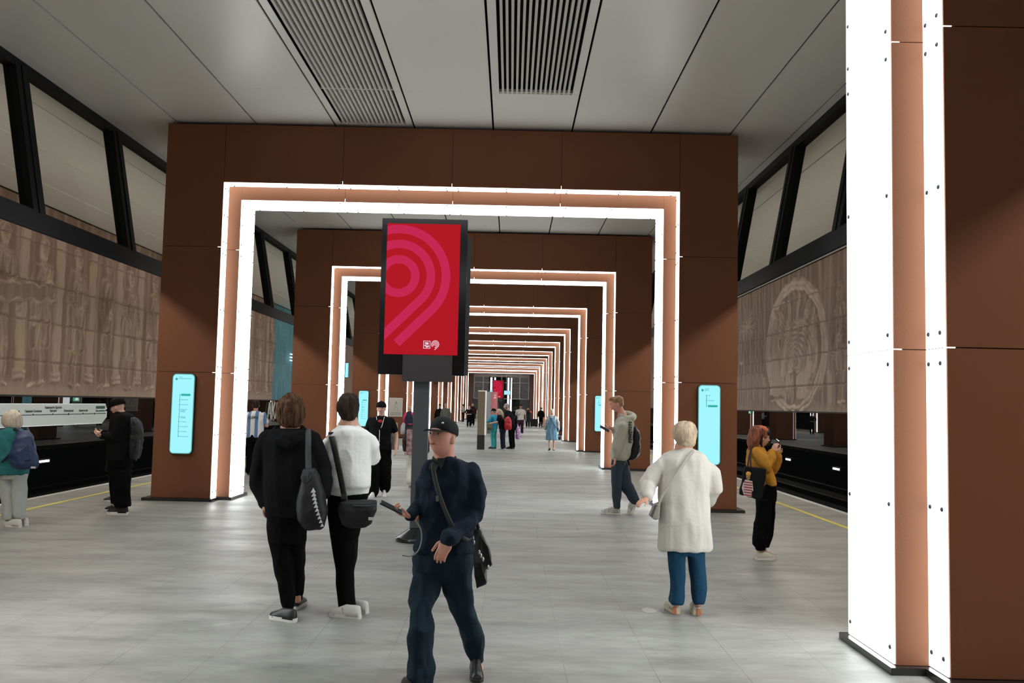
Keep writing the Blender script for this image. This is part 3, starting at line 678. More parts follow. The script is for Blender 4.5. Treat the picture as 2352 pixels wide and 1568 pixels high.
for r in (.07,.12,.17):
    for i in range(20):
        a,b=2*PI*i/20,2*PI*(i+1)/20; q.tube([(.0+r*math.cos(a),-.222,.62+r*math.sin(a)),(r*math.cos(b),-.222,.62+r*math.sin(b))],.006,5,round_ends=False)
q.build('engraved_rings',FRM,e)
q=MB(); q.box((.233,-.12,2.12),(.236,.12,2.16)); 
for i in range(16):
    a,b=2*PI*i/16,2*PI*(i+1)/16; q.tube([(.235,.06*math.cos(a),2.28+.06*math.sin(a)),(.235,.06*math.cos(b),2.28+.06*math.sin(b))],.012,5,round_ends=False)
q.build('emblem',ICON,e)
# hanging information screen in front of the end glazing
e=empty('hanging_screen',(0.02,93.0,2.72)); tag(e,'pale cyan information screen hung on two rods beyond the far red display','hanging screen')
MB().box((-1.08,0,0),(1.08,.1,.46)).build('case',CASE,e); MB().box((-1.05,-.006,.03),(1.05,0,.43)).build('lit_face',emat('pale_cyan',(.45,.85,.95),.95),e)
for x in (-.62,.62): MB().box((x-.02,.03,.46),(x+.02,.07,ZC-2.72)).build('rod',FRM,e)
# footprint sticker on the floor
e=empty('floor_sticker',(2.43,8.07,0)); tag(e,'pair of worn grey oval stickers on the floor left of the white haired woman','floor sticker')
ST=mat('sticker_grey',(.20,.20,.20),.5,vary=(60,.3)); ST2=mat('sticker_pale',(.36,.36,.35),.4)
for x,m_,nm in ((-.075,ST2,'left_oval'),(.075,ST,'right_oval')):
    q=MB(); q.rings([[(x+.062*math.cos(a*PI/12),.10*math.sin(a*PI/12),z) for a in range(24)] for z in (.0,.0015)],smooth=False); q.build('oval',m_,e)
# ------------------------------------------------------------------ end glazing and escalator hall
MET=mat('pale_mullion',(.42,.38,.34),.45); HALL=mat('hall_wall',(.055,.048,.043),.6,vary=(.8,.5))
e=empty('end_glazing',(0,Y1,0)); tag(e,'glazed screen with pale mullions closing the far end of the platform','glazed screen')
for i in range(7):
    x=-3.25+6.5*i/6; MB().box((x-.04,-.06,2.40),(x+.04,.02,5.28)).build('mullion',MET,e)
for z,h in ((2.42,.06),(4.32,.05),(5.02,.05),(5.26,.05)): MB().box((-3.3,-.07,z-h/2),(3.3,.02,z+h/2)).build('transom',MET,e)
MB().box((-3.3,-.02,5.04),(3.3,0,5.24)).build('header',mat('header_pink',(.33,.22,.18),.5),e)
WAVE=mat('rippled_glass',(.035,.030,.027),.12,bump=(1.6,1.0,(1,1,2.2)),spec=.8)
for x0,x1 in ((-3.25,-1.5),(1.35,3.25)): MB().box((x0,.0,2.42),(x1,.012,5.02)).build('rippled_pane',WAVE,e)
for x0,x1 in ((-3.3,-2.2),(2.2,3.3)): MB().box((x0,.0,0),(x1,.03,2.4)).build('side_panel',HALL,e)
q=MB(); q.box((-3.35,120,0),(3.35,120.2,5.35)).box((-3.55,108.3,0),(-3.35,120,5.35)).box((3.35,108.3,0),(3.55,120,5.35)).box((-3.35,108.3,5.35),(3.35,120,5.5)).box((-3.35,108.3,-.1),(3.35,120,0)); struct(MB().box((-3.55,120,0),(3.55,120.2,5.5)).build('wall_hall',HALL)); struct(MB().box((-3.55,108.3,0),(-3.35,120,5.5)).build('wall_hall_left',HALL)); struct(MB().box((3.35,108.3,0),(3.55,120,5.5)).build('wall_hall_right',HALL)); struct(MB().box((-3.35,108.3,5.35),(3.35,120,5.5)).build('ceiling_hall',HALL)); struct(MB().box((-3.35,108.3,-.1),(3.35,120,0)).build('floor_hall',HALL))
HL=emat('hall_light',(.9,.97,1),1.6)
for x,z0,z1,nm in ((-1.30,2.3,5.0,'left'),(-.85,4.3,5.0,'short'),(.80,.3,5.0,'right'),(1.14,.3,5.0,'rightmost')):
    q=MB().box((x-.10,111.0,z0),(x+.12,111.1,z1)).build('light_column',HL); tag(q,'white vertical light column behind the end glazing, %s one'%nm,'light column','light columns in the escalator hall')
for x,nm in ((-.05,'left'),(1.9,'right')):
    e=empty('escalator',(x,110,0)); tag(e,'dark escalator rising behind the end glazing on the %s'%nm,'escalator')
    q=MB()
    for i in range(14): q.box((-.42,i*.42,i*.24),(.42,i*.42+.42,i*.24+.22))
    q.build('steps',mat('escalator_step',(.09,.085,.08),.4),e)
    for s in (-1,1): MB().prism([(s*.45,-.6,0),(s*.45,5.9,3.4),(s*.45,5.9,4.4),(s*.45,-.6,.95)],(s*.08,0,0)).build('balustrade',mat('balustrade',(.03,.03,.032),.25),e)
q=MB()
for x in (-2.75,-2.45,-2.15):
    q.box((x-.04,0,0),(x+.04,.9,1.0))
e=q.build('ticket_gate',MET); e.location=(0,105.2,0); tag(e,'low steel gate rails before the end glazing on the left','gate')
# ------------------------------------------------------------------ people
SKIN=mat('skin',(.52,.27,.18),.5,spec=.3,bump=(60,.04)); SKIN_P=mat('skin_pale',(.62,.36,.26),.5,spec=.3); SKIN_R=mat('skin_ruddy',(.64,.31,.225),.48,spec=.3,vary=(9,.18))
EYEW=mat('eye_white',(.6,.55,.5),.2); IRIS=mat('iris',(.03,.025,.02),.15); LIP=mat('lip',(.36,.13,.10),.5); BROW=mat('brow_hair',(.16,.09,.05),.8)
def rotz(a): return Matrix.Rotation(math.radians(a),3,'Z')
def head_shape(b, c, R, k=1.0, jaw=1.0, ears=True):
    """sculpted head, +y is the face, c is the centre between the ears"""
    n,m=44,34; rows=[]
    g=lambda d,q,s: math.exp(-(((d[0]-q[0])/s[0])**2+((d[2]-q[1])/s[1])**2))
    for j in range(m+1):
        th=PI*min(max(j/m,.02),.98); row=[]
        for i in range(n):
            a=2*PI*i/n; d=(math.sin(th)*math.cos(a),math.sin(th)*math.sin(a),-math.cos(th))
            x,y,z=d[0]*.076,d[1]*.096,d[2]*.118
            if d[2]<0:
                t=-d[2]; x*=1-.26*jaw*t**1.4; 
                if d[1]>0: y*=1-.06*t
                else: y*=1-.38*t; z*=1-.18*t*abs(d[1])
            if d[1]>0:
                f=d[1]**.6; o=0
                o+=.026*g(d,(0,-.19),(.12,.10)); o+=.015*g(d,(0,-.03),(.085,.15)); o+=.006*(g(d,(.13,-.21),(.07,.06))+g(d,(-.13,-.21),(.07,.06)))            # nose
                o-=.010*(g(d,(.36,.06),(.17,.10))+g(d,(-.36,.06),(.17,.10)))               # eye sockets
                o+=.005*(g(d,(.32,.24),(.3,.08))+g(d,(-.32,.24),(.3,.08)))                 # brow
                o+=.006*(g(d,(.5,-.18),(.2,.18))+g(d,(-.5,-.18),(.2,.18)))                 # cheeks
                o+=.006*g(d,(0,-.44),(.24,.05)); o+=.005*g(d,(0,-.54),(.2,.05)); o-=.004*g(d,(0,-.49),(.24,.02))
                o+=.011*g(d,(0,-.80),(.26,.16)); y+=o*f
            row.append(Vector(c)+R@(Vector((x,y,z))*k))
        rows.append(row)
    b.rings(rows)
    if ears:
        for s in (-1,1):
            b.ell(Vector(c)+R@(Vector((s*.079,-.008,-.012))*k),(.010*k,.019*k,.032*k),10,8,rot=R@Matrix.Rotation(s*.35,3,'Z'))
def face_parts(root, c, R, k=1.0, brow=BROW, lip=LIP, open_=False):
    C_=Vector(c)
    def P(x,y,z): return C_+R@(Vector((x,y,z))*k)
    for s in (-1,1):
        b=MB(); b.ell(P(s*.030,.0765,.008),(.0125*k,.010*k,.0048*k),12,8,rot=R); e=b.build('eye',EYEW,root)
        b=MB(); b.ell(P(s*.030,.0845,.008),(.0052*k,.003*k,.0046*k),10,6,rot=R); b.build('iris',IRIS,e)
        b=MB(); b.tube([P(s*.0165,.0855,.0105),P(s*.030,.0880,.0145),P(s*.044,.0790,.0105)],[.0015*k,.0024*k,.0015*k],6); b.build('eyelid',brow,root)
        b=MB(); b.tube([P(s*.014,.0905,.026),P(s*.030,.0885,.031),P(s*.048,.077,.026)],[.0035*k,.0042*k,.003*k],8); b.build('eyebrow',brow,root)
    b=MB(); b.tube([P(-.024,.0865,-.054),P(-.010,.0955,-.051),P(0,.0965,-.0525),P(.010,.0955,-.051),P(.024,.0865,-.054)],[.0015*k,.0028*k,.0030*k,.0028*k,.0015*k],8)
    b.tube([P(-.021,.0865,-.0545),P(-.010,.0935,-.0575),P(0,.0950,-(.0600 if open_ else .0585)),P(.010,.0935,-.0575),P(.021,.0865,-.0545)],[.0015*k,.0032*k,.0038*k,.0032*k,.0015*k],8); b.build('lips',lip,root)
def hand(b, w, d, nrm, side=1, curl=.6, k=1.0, thumb=.5, spread=.08, fr=.0085):
    """palm and five fingers: w wrist, d finger direction, nrm where the palm faces, side = where the thumb sits along d x nrm"""
    w=Vector(w); d=Vector(d).normalized(); nrm=Vector(nrm); nrm=(nrm-d*nrm.dot(d)).normalized(); a=d.cross(nrm)*side
    L=.095*k
    Rm=Matrix((a,nrm,d)).transposed()
    b.ell(w+d*L*.52,(.043*k,.016*k,.058*k),14,10,rot=Rm); b.tube([w-d*.03*k,w+d*L*.3],[.026*k,.024*k],12,flat=(1,1))
    for i,(ox,ln) in enumerate(((.030,.070),(.010,.080),(-.010,.074),(-.029,.058))):
        p=w+d*(L*(.92-.03*abs(i-1)))+a*ox*k; dd=(d+a*(ox*spread*12)).normalized(); pts=[p-d*.02*k,p]; ang=0
        for q,seg_ in enumerate((.45,.32,.23)):
            ang+=curl*(.55,1.0,.8)[q]*1.05
            v=dd*math.cos(ang)+nrm*math.sin(ang); p=p+v*ln*seg_*k; pts.append(p)
        b.tube(pts,[fr*1.12*k,fr*1.08*k,fr*1.0*k,fr*.93*k,fr*.80*k],10)
    p=w+d*L*.22+a*.030*k; v=(d*.75+a*.75+nrm*.25*(1+thumb)).normalized(); p2=p+v*.036*k; v2=(d*1.0+a*(.45-.5*thumb)+nrm*.7*thumb).normalized(); p3=p2+v2*.030*k; p4=p3+v2*.022*k
    b.tube([p,p2,p3,p4],[.0135*k,.0115*k,.0098*k,.0085*k],10)
def shoe(root, p, yaw, L=.285, up=None, sole=None, pitch=0, hgt=1.0, th=.03, roll=0, wid=1.0, name='shoe', high=False):
    """p = ground point under the ball of the foot, yaw of the toe direction, pitch lifts the heel (degrees)"""
    k=L/.285; R=rotz(yaw)@Matrix.Rotation(math.radians(-pitch),3,'X')@Matrix.Rotation(math.radians(roll),3,'Y'); P0=Vector(p)
    prof=[(-.190,.018),(-.182,.030),(-.150,.038),(-.09,.037),(-.03,.042),(.02,.047),(.055,.044),(.08,.034),(.093,.018)]
    W=lambda x,y,z: P0+R@(Vector((x*k*wid,y*k,z*k)))
    b=MB(); out=[(w_,y) for y,w_ in prof]+[(-w_*.92,y) for y,w_ in prof[::-1]]
    b.rings([[W(x*s,y*s2+0,z) for x,y in out] for z,s,s2 in ((0,.94,.985),(.008,1,1),(th,1.0,1.0),(th+.002,.93,.97))],smooth=False)
    s_=b.build('sole',sole,None)
    b=MB(); top=[(-.186,.020,.055),(-.176,.031,.100 if high else .085),(-.14,.037,.105 if high else .090),(-.10,.036,.100 if high else .088),(-.055,.036,.088),(-.01,.040,.068),(.035,.043,.052),(.065,.037,.042),(.084,.024,.030)]
    rows=[]
    for y,w_,h in top:
        rows.append([W(w_*math.cos(PI*i/12)*(1 if i not in (0,12) else 1),y,th*.7+h*hgt*max(0,math.sin(PI*i/12))**.8) for i in range(13)])
    n=13; vs=[q for r in rows for q in r]; fs=[]
    for j in range(len(rows)-1):
        for i in range(n-1): fs.append((j*n+i,(j+1)*n+i,(j+1)*n+i+1,j*n+i+1))
        fs.append((j*n+n-1,(j+1)*n+n-1,(j+1)*n,j*n))
    fs.append(tuple(range(n))); fs.append(tuple((len(rows)-1)*n+i for i in range(n-1,-1,-1)))
    b.add(vs,fs,0,True); o=b.build(name,up,root); s_.parent=o
    return o
def ringh(c, rx, ry, n=24, yaw=0.0, p=2.3, tilt=0.0):
    c=Vector(c); out=[]
    for i in range(n):
        a=2*PI*i/n; ca,sa=math.cos(a),math.sin(a)
        x=rx*math.copysign(abs(ca)**(2/p),ca); y=ry*math.copysign(abs(sa)**(2/p),sa)
        x,y=x*math.cos(yaw)-y*math.sin(yaw),x*math.sin(yaw)+y*math.cos(yaw)
        out.append(c+Vector((x,y,x*tilt)))
    return out
def sil(b, y0, rows, conv=lambda x,y:(x,y), grow=0.0, n=26, p=2.3):
    """loft through outline rows (left, right, row, depth in metres, distance offset)"""
    R=[]
    for r in rows:
        l,rr,v,dep=r[:4]; dy=r[4] if len(r)>4 else 0
        ul,vl=conv(l,v); ur,_=conv(rr,v); A=at(ul,vl,y0+dy); B=at(ur,vl,y0+dy)
        R.append(ringh((A+B)/2,(B-A).length/2+grow,dep/2+grow,n,p=p,tilt=(B.z-A.z)/max((B.x-A.x),1e-6)))
    b.rings(R[::-1])
def pts(y0, conv, L): return [at(*conv(x,y),y0+dy) for x,y,dy in L]
def cloth(name,col,r=.85,**k): return mat(name,col,r,spec=k.pop('spec',.15),bump=k.pop('bump',(35,.25)),**k)
BLK=cloth('black_cotton',(.0055,.0055,.006),spec=.08); BLK2=cloth('black_trouser',(.0035,.0035,.004),spec=.06); NAVY=cloth('navy_shirt',(.009,.017,.030)); DENIM=cloth('dark_denim',(.010,.022,.034)); 
WHITEC=cloth('white_fleece',(.86,.86,.83),bump=(9,.5)); CREAM=cloth('cream_knit',(.52,.495,.44),bump=(9,.5)); BLUEJ=cloth('blue_trousers',(.010,.048,.095)); MUST=cloth('mustard_wool',(.50,.235,.03),bump=(50,.4))
SAGE=cloth('pale_sage_cotton',(.42,.42,.35)); JEAN=cloth('slate_denim',(.035,.05,.065)); TEALF=cloth('teal_fleece',(.03,.17,.175),bump=(50,.5)); PALET=cloth('pale_trousers',(.43,.46,.43)); NYL=mat('navy_nylon',(.015,.035,.10),.55,bump=(12,.5)); NYLB=mat('black_nylon',(.010,.010,.011),.55,spec=.3,bump=(12,.5)); LEATH=mat('grey_leather',(.045,.045,.046),.32,bump=(25,.4))
BROWNH=mat('brown_hair',(.075,.036,.018),.75,spec=.15,vary=(38,.7,(1,1,.16)),bump=(60,.6,(1,1,.15))); BROWNH2=mat('dark_brown_hair',(.032,.020,.014),.75,spec=.15,vary=(38,.6,(1,1,.16)),bump=(60,.6,(1,1,.15)))
BLOND=mat('ash_blond_hair',(.44,.33,.22),.6,vary=(30,.35,(1,1,.2)),bump=(60,.6,(1,1,.15))); SAND=mat('sandy_hair',(.35,.19,.09),.6,vary=(40,.4,(1,1,.2)),bump=(60,.6,(1,1,.2))); WHITEH=mat('white_hair',(.55,.47,.37),.6,vary=(30,.25,(1,1,.2)),bump=(60,.5,(1,1,.2))); GREYH=mat('grey_hair',(.25,.24,.23),.7,bump=(60,.5))
SOLEW=mat('white_rubber',(.68,.67,.64),.5); SOLEB=mat('dark_rubber',(.02,.02,.02),.6); SHOEB=mat('black_shoe',(.010,.010,.011),.38,spec=.5); SHOEW=mat('white_shoe',(.62,.61,.58),.5); SHOEC=mat('cream_shoe',(.52,.48,.40),.6); GUM=mat('gum_rubber',(.45,.16,.07),.5)
PHONE=mat('phone_black',(.01,.01,.012),.2); SCR=emat('phone_screen',(.35,.4,.45),.08); METAL=mat('buckle_metal',(.7,.7,.68),.25,metal=1)
def spline(P,n=6):
    P=[Vector(p) for p in P]; out=[]
    for i in range(len(P)-1):
        a,b_,c,d=P[max(i-1,0)],P[i],P[i+1],P[min(i+2,len(P)-1)]
        for k in range(n):
            t=k/n; out.append(.5*((2*b_)+(c-a)*t+(2*a-5*b_+4*c-d)*t*t+(3*b_-a-3*c+d)*t**3))
    return out+[P[-1]]
def person(label, x, y, cat='person', group=None):
    e=empty('person',(0,0,0)); e.location=(x,y,0); tag(e,label,cat,group); e['_o']=(x,y); return e
class Fig:
    """collects a person's body and clothes; everything is built in place and then hung under the root"""
    def __init__(s,label,x,y,group=None): s.root=empty('person',(x,y,0)); tag(s.root,label,'person',group); s.kids=[]
    def keep(s,o):
        o.parent=s.root; o.location=o.location-s.root.location if False else o.location
        if o.data:
            if not o.data.get('_sh'): o.data.transform(Matrix.Translation(-s.root.location)); o.data['_sh']=1
        return o
    def done(s):
        for o in list(s.root.children): 
            s.keep(o)
            for c in o.children:
                if not c.data.get('_sh'): c.data.transform(Matrix.Translation(-s.root.location)); c.data['_sh']=1
def own(name,label,cat,x,y,z,parts,group=None):
    """a thing of its own (bag, phone): parts built in place, hung under one Empty at its base"""
    e=empty(name,(x,y,z)); tag(e,label,cat,group)
    for o in parts: o.parent=e; o.data.transform(Matrix.Translation(-e.location))
    for o in parts:
        for c in o.children: c.data.transform(Matrix.Translation(-e.location))
    return e
def phone_at(c, ydir, zdir, label, h=.15, w=.072):
    c=Vector(c); zd=Vector(zdir).normalized(); yd=Vector(ydir); yd=(yd-zd*yd.dot(zd)).normalized(); xd=yd.cross(zd)
    def bx(a,b_,c_,off=0): 
        return [c+xd*(sx*a)+yd*(sy*b_+off)+zd*(sz*c_) for sz in (-1,1) for sx,sy in ((-1,-1),(1,-1),(1,1),(-1,1))]
    F=[(0,3,2,1),(4,5,6,7),(0,1,5,4),(1,2,6,5),(2,3,7,6),(3,0,4,7)]
    b=MB().add(bx(w/2,.0045,h/2),F).build('phone_body',PHONE); s_=MB().add(bx(w/2-.004,.0004,h/2-.005,.005),F).build('phone_screen',SCR)
    return own('phone',label,'phone',c.x,c.y,c.z,[b,s_])

# ================================================================== walking man in the cap (foreground)
Wc=lambda x,y:(860+x/2.457,930+y/2.457)
yw=5.95; f=Fig('man in black cap and navy shirt striding forward with a phone in hand',.80,yw)
hc=at(*Wc(383,180),yw-.02); HR=rotz(180-33)@Matrix.Rotation(math.radians(9),3,'X')
b=MB(); head_shape(b,hc,HR,1.04,.45)
nk=at(*Wc(392,300),yw+.01)
b.tube([hc+Vector((.015,.02,-.04)),nk,nk+Vector((0,.01,-.10))],[.064,.068,.085],32)
ch=at(*Wc(400,480),yw+.03); pv=at(*Wc(385,850),yw+.03)
b.tube([nk+Vector((0,.01,-.08)),ch,pv],[.08,.095,.085],16)
shL,elL,wrL=pts(yw,Wc,[(300,350,.06),(275,560,.10),(205,625,-.14)])
shR,elR,wrR=pts(yw,Wc,[(528,385,.02),(556,620,-.02),(418,762,-.27)])
b.tube([shL+Vector((.04,0,-.04)),elL,wrL],[.02,.03,.028],12); b.tube([shR,elR,wrR],[.025,.035,.028],12)
hipL,knL,anL=pts(yw,Wc,[(300,880,0),(262,1240,-.22),(252,1575,-.25)]); hipR,knR,anR=pts(yw,Wc,[(460,880,.05),(540,1180,.06),(588,1430,.20)])
b.tube([pv,hipL,knL,anL],[.07,.036,.03,.028],12); b.tube([pv,hipR,knR,anR],[.07,.036,.03,.028],12)
b.ell(anL+Vector((0,-.05,-.05)),(.035,.09,.03)); b.ell(anR+Vector((0,-.05,-.05)),(.035,.09,.03))
hand(b,wrL,(-.80,-.35,.25),(.25,-.1,1.0),-1,.95,1.0,.9)
hand(b,wrR,(-.42,-.35,-.84),(.1,.85,-.3),-1,.55,1.0,.4,spread=.10)
b.remesh('body',SKIN_R,.0036,f.root,smooth=4)
face_parts(f.root,hc,HR,1.04,brow=mat('light_brow',(.25,.13,.07),.8),open_=True)
# short fair hair under the cap
b=MB(); b.ell(hc+HR@Vector((0,-.012,.030)),(.081,.092,.095),24,16,rot=HR); 
me=b.remesh('hair',mat('short_fair_hair',(.26,.15,.085),.8,bump=(120,.5)),.006,f.root,smooth=2)
for v in [0]: pass
bm=bmesh.new(); bm.from_mesh(me.data); dl=[v for v in bm.verts if (HR.inverted()@(v.co-hc)).y>.045 or (HR.inverted()@(v.co-hc)).z<-.035+.3*(HR.inverted()@(v.co-hc)).y]
bmesh.ops.delete(bm,geom=dl,context='VERTS'); bm.to_mesh(me.data); bm.free()
# cap: crown of panels, band, curved peak, button
def cap(root,hc,HR,m_,k=1.0,back=False,zoff=.0,tilt=0,peak=True,label=None):
    Rr=HR@Matrix.Rotation(math.radians(tilt),3,'X')@Matrix.Rotation(PI if back else 0,3,'Z')
    P=lambda x,y,z: Vector(hc)+Rr@(Vector((x,y,z+zoff))*k)
    rows=[]
    for j in range(9):
        t=j/8; r=math.cos(t*PI/2*.93); z=.038+.088*math.sin(t*PI/2)**.9
        rows.append([P(.0885*r*math.cos(2*PI*i/32),.108*r*math.sin(2*PI*i/32)-.006*(1-t)-.004,z+.004*math.sin(2*PI*i/32)) for i in range(32)])
    rows=[[P(.0865*math.cos(2*PI*i/32),.105*math.sin(2*PI*i/32)-.01,.020) for i in range(32)]]+rows
    b=MB(); b.rings(rows); o=b.build('cap',m_,root)
    b=MB(); b.ell(P(0,-.004,.128),(.009,.009,.005),8,6); b.build('cap_button',m_,o)
    if peak:
        n=14; top=[];bot=[]
        for i in range(n+1):
            a=PI*(.12+.76*i/n); x0,y0_=.088*math.cos(a),.104*math.sin(a)-.008
            ext=.078*math.sin(PI*i/n)**.55; dr=-.020*math.sin(PI*i/n)-.030*abs(math.cos(a))*math.sin(PI*i/n)
            top.append((P(x0*.95,y0_*.95,.027),P(x0*1.0,y0_+ext,.030+dr)))
        vs=[];fs=[]
        for p,q in top: vs+=[p,q,p-Rr@Vector((0,0,.004)),q-Rr@Vector((0,0,.004))]
        for i in range(n):
            A=4*i;B=4*i+4; fs+=[(A,A+1,B+1,B),(A+2,B+2,B+3,A+3),(A+1,A+3,B+3,B+1)]
        b=MB(); b.add(vs,fs,0,True); b.build('cap_peak',m_,o)
    return o
CAPM=cloth('charcoal_cap',(.022,.024,.024),bump=(80,.2)); c_=cap(f.root,hc,HR,CAPM,.995,tilt=4,zoff=.006)
b=MB(); b.ell(hc+HR@Vector((-.055,.085,.080)),(.010,.006,.007),8,6,rot=HR); b.build('cap_badge',METAL,c_)
# shirt
b=MB()
sil(b,yw,[(345,450,296,.13,.02),(318,488,308,.17,.03),(284,532,324,.20,.04),(262,556,346,.22,.04),(252,572,375,.25,.04),(250,564,450,.28,.03),(256,552,560,.30,.02),(256,550,660,.32,.01),(246,552,740,.33,.01),(232,556,800,.32,.01),(228,556,822,.31,.01)],Wc)
shL2=shL+Vector((-.0,0,-.0)); 
b.tube([shL+Vector((.03,0,-.03)),(shL+elL)/2,elL,(elL+wrL)/2,wrL],[.070,.062,.058,.048,.040],16)
b.tube([shR,(shR+elR)/2+Vector((.03,0,0)),elR+Vector((.0,0,0)),(elR+wrR)/2,wrR+Vector((0,0,.005))],[.072,.072,.066,.056,.046],18)
b.remesh('shirt',NAVY,.0075,f.root,fold=.028,fold_scale=(7,7,5))
# open collar, worn over the neck of the shirt
b=MB(); KC=nk+Vector((.004,.012,-.010)); RR=[]
for rx,ry,z in ((.092,.088,-.030),(.078,.076,.022),(.072,.070,.020),(.084,.080,-.032)):
    RR.append([KC+Vector((rx*math.sin(a),ry*math.cos(a)-.004,z-(.030*max(0,-math.cos(a))**3))) for a in [math.radians(-150+300*i/26) for i in range(27)]])
n=27; vs=[p for r in RR for p in r]; fs=[]
for q in range(4):
    for i_ in range(n-1): fs.append((q*n+i_,q*n+i_+1,((q+1)%4)*n+i_+1,((q+1)%4)*n+i_))
fs+=[(0,n,2*n,3*n),(n-1,4*n-1,3*n-1,2*n-1)]
b.add(vs,fs,0,True)
for s_ in (-1,1):
    p0=KC+Vector((s_*.022,-.082,-.010)); p1=KC+Vector((s_*.074,-.050,.012)); p2=KC+Vector((s_*.098,-.088,-.050)); p3=KC+Vector((s_*.052,-.112,-.078))
    b.prism([p0,p1,p2,p3] if s_>0 else [p0,p3,p2,p1],(0,.008,-.004))
b.build('collar',mat('black_collar',(.006,.006,.007),.7),f.root)
b=MB(); b.prism(pts(yw,Wc,[(352,300,-.085),(398,300,-.09),(384,345,-.125),(372,362,-.13)]),(0,.02,0)); b.build('undershirt',mat('black_undershirt',(.004,.004,.004),.8),f.root)
# trousers
b=MB()
sil(b,yw,[(250,535,780,.27,.01),(236,548,815,.28,.01),(219,554,860,.29,.01),(206,555,920,.30,.01),(212,546,960,.24,.01),(240,515,985,.14,.01)],Wc)
sil(b,yw,[(207,385,940,.25,0),(203,360,1060,.22,-.07),(200,330,1160,.19,-.16),(196,325,1250,.18,-.22),(194,328,1350,.18,-.24),(200,332,1440,.18,-.25),(188,330,1500,.19,-.26),(180,318,1548,.19,-.26),(176,312,1590,.19,-.26)],Wc)
sil(b,yw,[(368,552,940,.25,.03),(398,550,1050,.21,.05),(432,572,1140,.19,.08),(458,588,1220,.18,.12),(480,612,1300,.18,.13),(515,628,1370,.18,.17),(545,628,1430,.17,.20),(556,622,1450,.16,.20)],Wc)
b.remesh('trousers',DENIM,.0075,f.root,smooth=14,fold=.030,fold_scale=(7,7,4.5))
def ground(u,v,z=0.0):
    d=_fw+_rt*((u-1176)/F_PX)-_up*((v-784)/F_PX); t=(z-CAM.z)/d.z; return CAM+d*t
shoe(f.root,Vector((anR.x-.005,5.99,0)),180+6,.285,SHOEB,SOLEB,pitch=7,th=.03,high=True)
o=shoe(f.root,Vector((anL.x-.03,5.50,0)),180+18,.275,SHOEB,SOLEB,pitch=0)
f.done()
RED_L=mat('red_lace',(.6,.03,.03),.5)
ph=phone_at(wrL+Vector((-.115,-.075,.06)),(-.35,-.2,.9),(-.85,-.15,.42),'dark phone held in the right hand of the striding man',.155,.075)
# trailing grey cable from the phone
b=MB(); C_=[(235,655,-.16),(262,700,-.14),(266,760,-.13),(248,820,-.13),(205,852,-.14),(160,848,-.16)]
P=pts(yw,Wc,C_); b.tube(spline(P),.0045,8); o=b.build('cable',mat('grey_cable',(.30,.32,.31),.5)); own('charging_cable','loose grey cable dangling from the phone of the striding man','cable',P[0].x,P[0].y,P[0].z-.2,[o])
# shoulder bag behind his hip and its strap
b=MB()
A=pts(yw,Wc,[(560,770,.12),(600,1000,.14)])
q=pts(yw,Wc,[(556,690,.16),(600,700,.16),(640,800,.17),(665,905,.18),(628,930,.17),(632,1010,.16),(575,1038,.15),(560,900,.15),(552,800,.14)])
b.prism(q,(0,.10,0)); bag=b.remesh('bag_body',LEATH,.009,None,smooth=3,fold=.010,fold_scale=(9,9,6))
b=MB(); q=pts(yw,Wc,[(600,740,.125),(640,800,.13),(662,900,.14),(632,915,.14),(600,820,.12)]); b.prism(q,(0,.03,0)); flap=b.build('flap',NYLB)
b=MB(); q=pts(yw,Wc,[(600,900,.12),(632,1000,.13),(578,1035,.13),(566,930,.12)]); b.prism(q,(0,.03,0)); pk=b.build('pocket',NYLB)
b=MB()
for x,y_ in ((555,752),(560,775),(612,870),(642,915),(590,830),(600,850)): b.ell(at(*Wc(x,y_),yw+.11),(.010,.006,.016),8,6)
bk=b.build('buckles',METAL)
b=MB(); b.tube(pts(yw,Wc,[(585,690,.15),(560,600,.17),(500,450,.20),(400,330,.19)]),.012,8,flat=(1,1)); b2=b.build('rear_strap',NYLB)
b=MB(); P=pts(yw,Wc,[(330,335,-.115),(345,430,-.155),(385,560,-.185),(450,700,-.20),(520,760,-.14),(556,745,-.02)]); b.tube(spline(P),.014,8,flat=(.3,1),upv=(0,1,0)); b3=b.build('front_strap',mat('strap_sheen',(.012,.013,.014),.45))
b=MB(); c0=at(*Wc(355,525),yw-.178); b.box(c0+Vector((-.010,-.004,-.020)),c0+Vector((.008,.002,.016))); b4=b.build('strap_clip',mat('clip_grey',(.12,.13,.13),.4))
own('shoulder_bag','black and grey leather shoulder bag hanging behind the striding man','bag',1.0,yw+.2,.9,[bag,flap,pk,bk,b2,b3,b4])

# ================================================================== boy in the black hoodie, seen from behind
Bc=lambda x,y:(570+x/2.852,890+y/2.852)
yb=7.50; f=Fig('person in oversized black hoodie seen from behind, wavy brown hair',-.64,yb)
hb=at(*Bc(280,135),yb); HRb=rotz(8)
b=MB(); head_shape(b,hb,HRb,1.0)
nb=at(*Bc(275,255),yb); b.tube([hb+Vector((0,-.01,-.05)),nb,nb+Vector((0,0,-.1))],[.056,.056,.07],14)
pv=at(*Bc(250,850),yb); b.tube([nb,at(*Bc(265,480),yb),pv],[.08,.095,.085],14)
sl,el,wl=pts(yb,Bc,[(120,340,0),(80,560,.02),(100,752,-.03)]); sr,er,wr=pts(yb,Bc,[(420,345,0),(485,540,.02),(500,690,-.14)])
b.tube([sl,el,wl],[.05,.04,.028],10); b.tube([sr,er,wr],[.05,.04,.028],10)
hl,kl,al=pts(yb,Bc,[(200,880,0),(225,1150,-.02),(258,1450,0)]); hr_,kr,ar=pts(yb,Bc,[(310,880,0),(325,1120,.06),(325,1390,.17)])
b.tube([pv,hl,kl,al],[.07,.036,.03,.028],10); b.tube([pv,hr_,kr,ar],[.07,.036,.03,.028],10)
hand(b,wl,(.05,.1,-1),(1,.2,0),1,.55,.95)
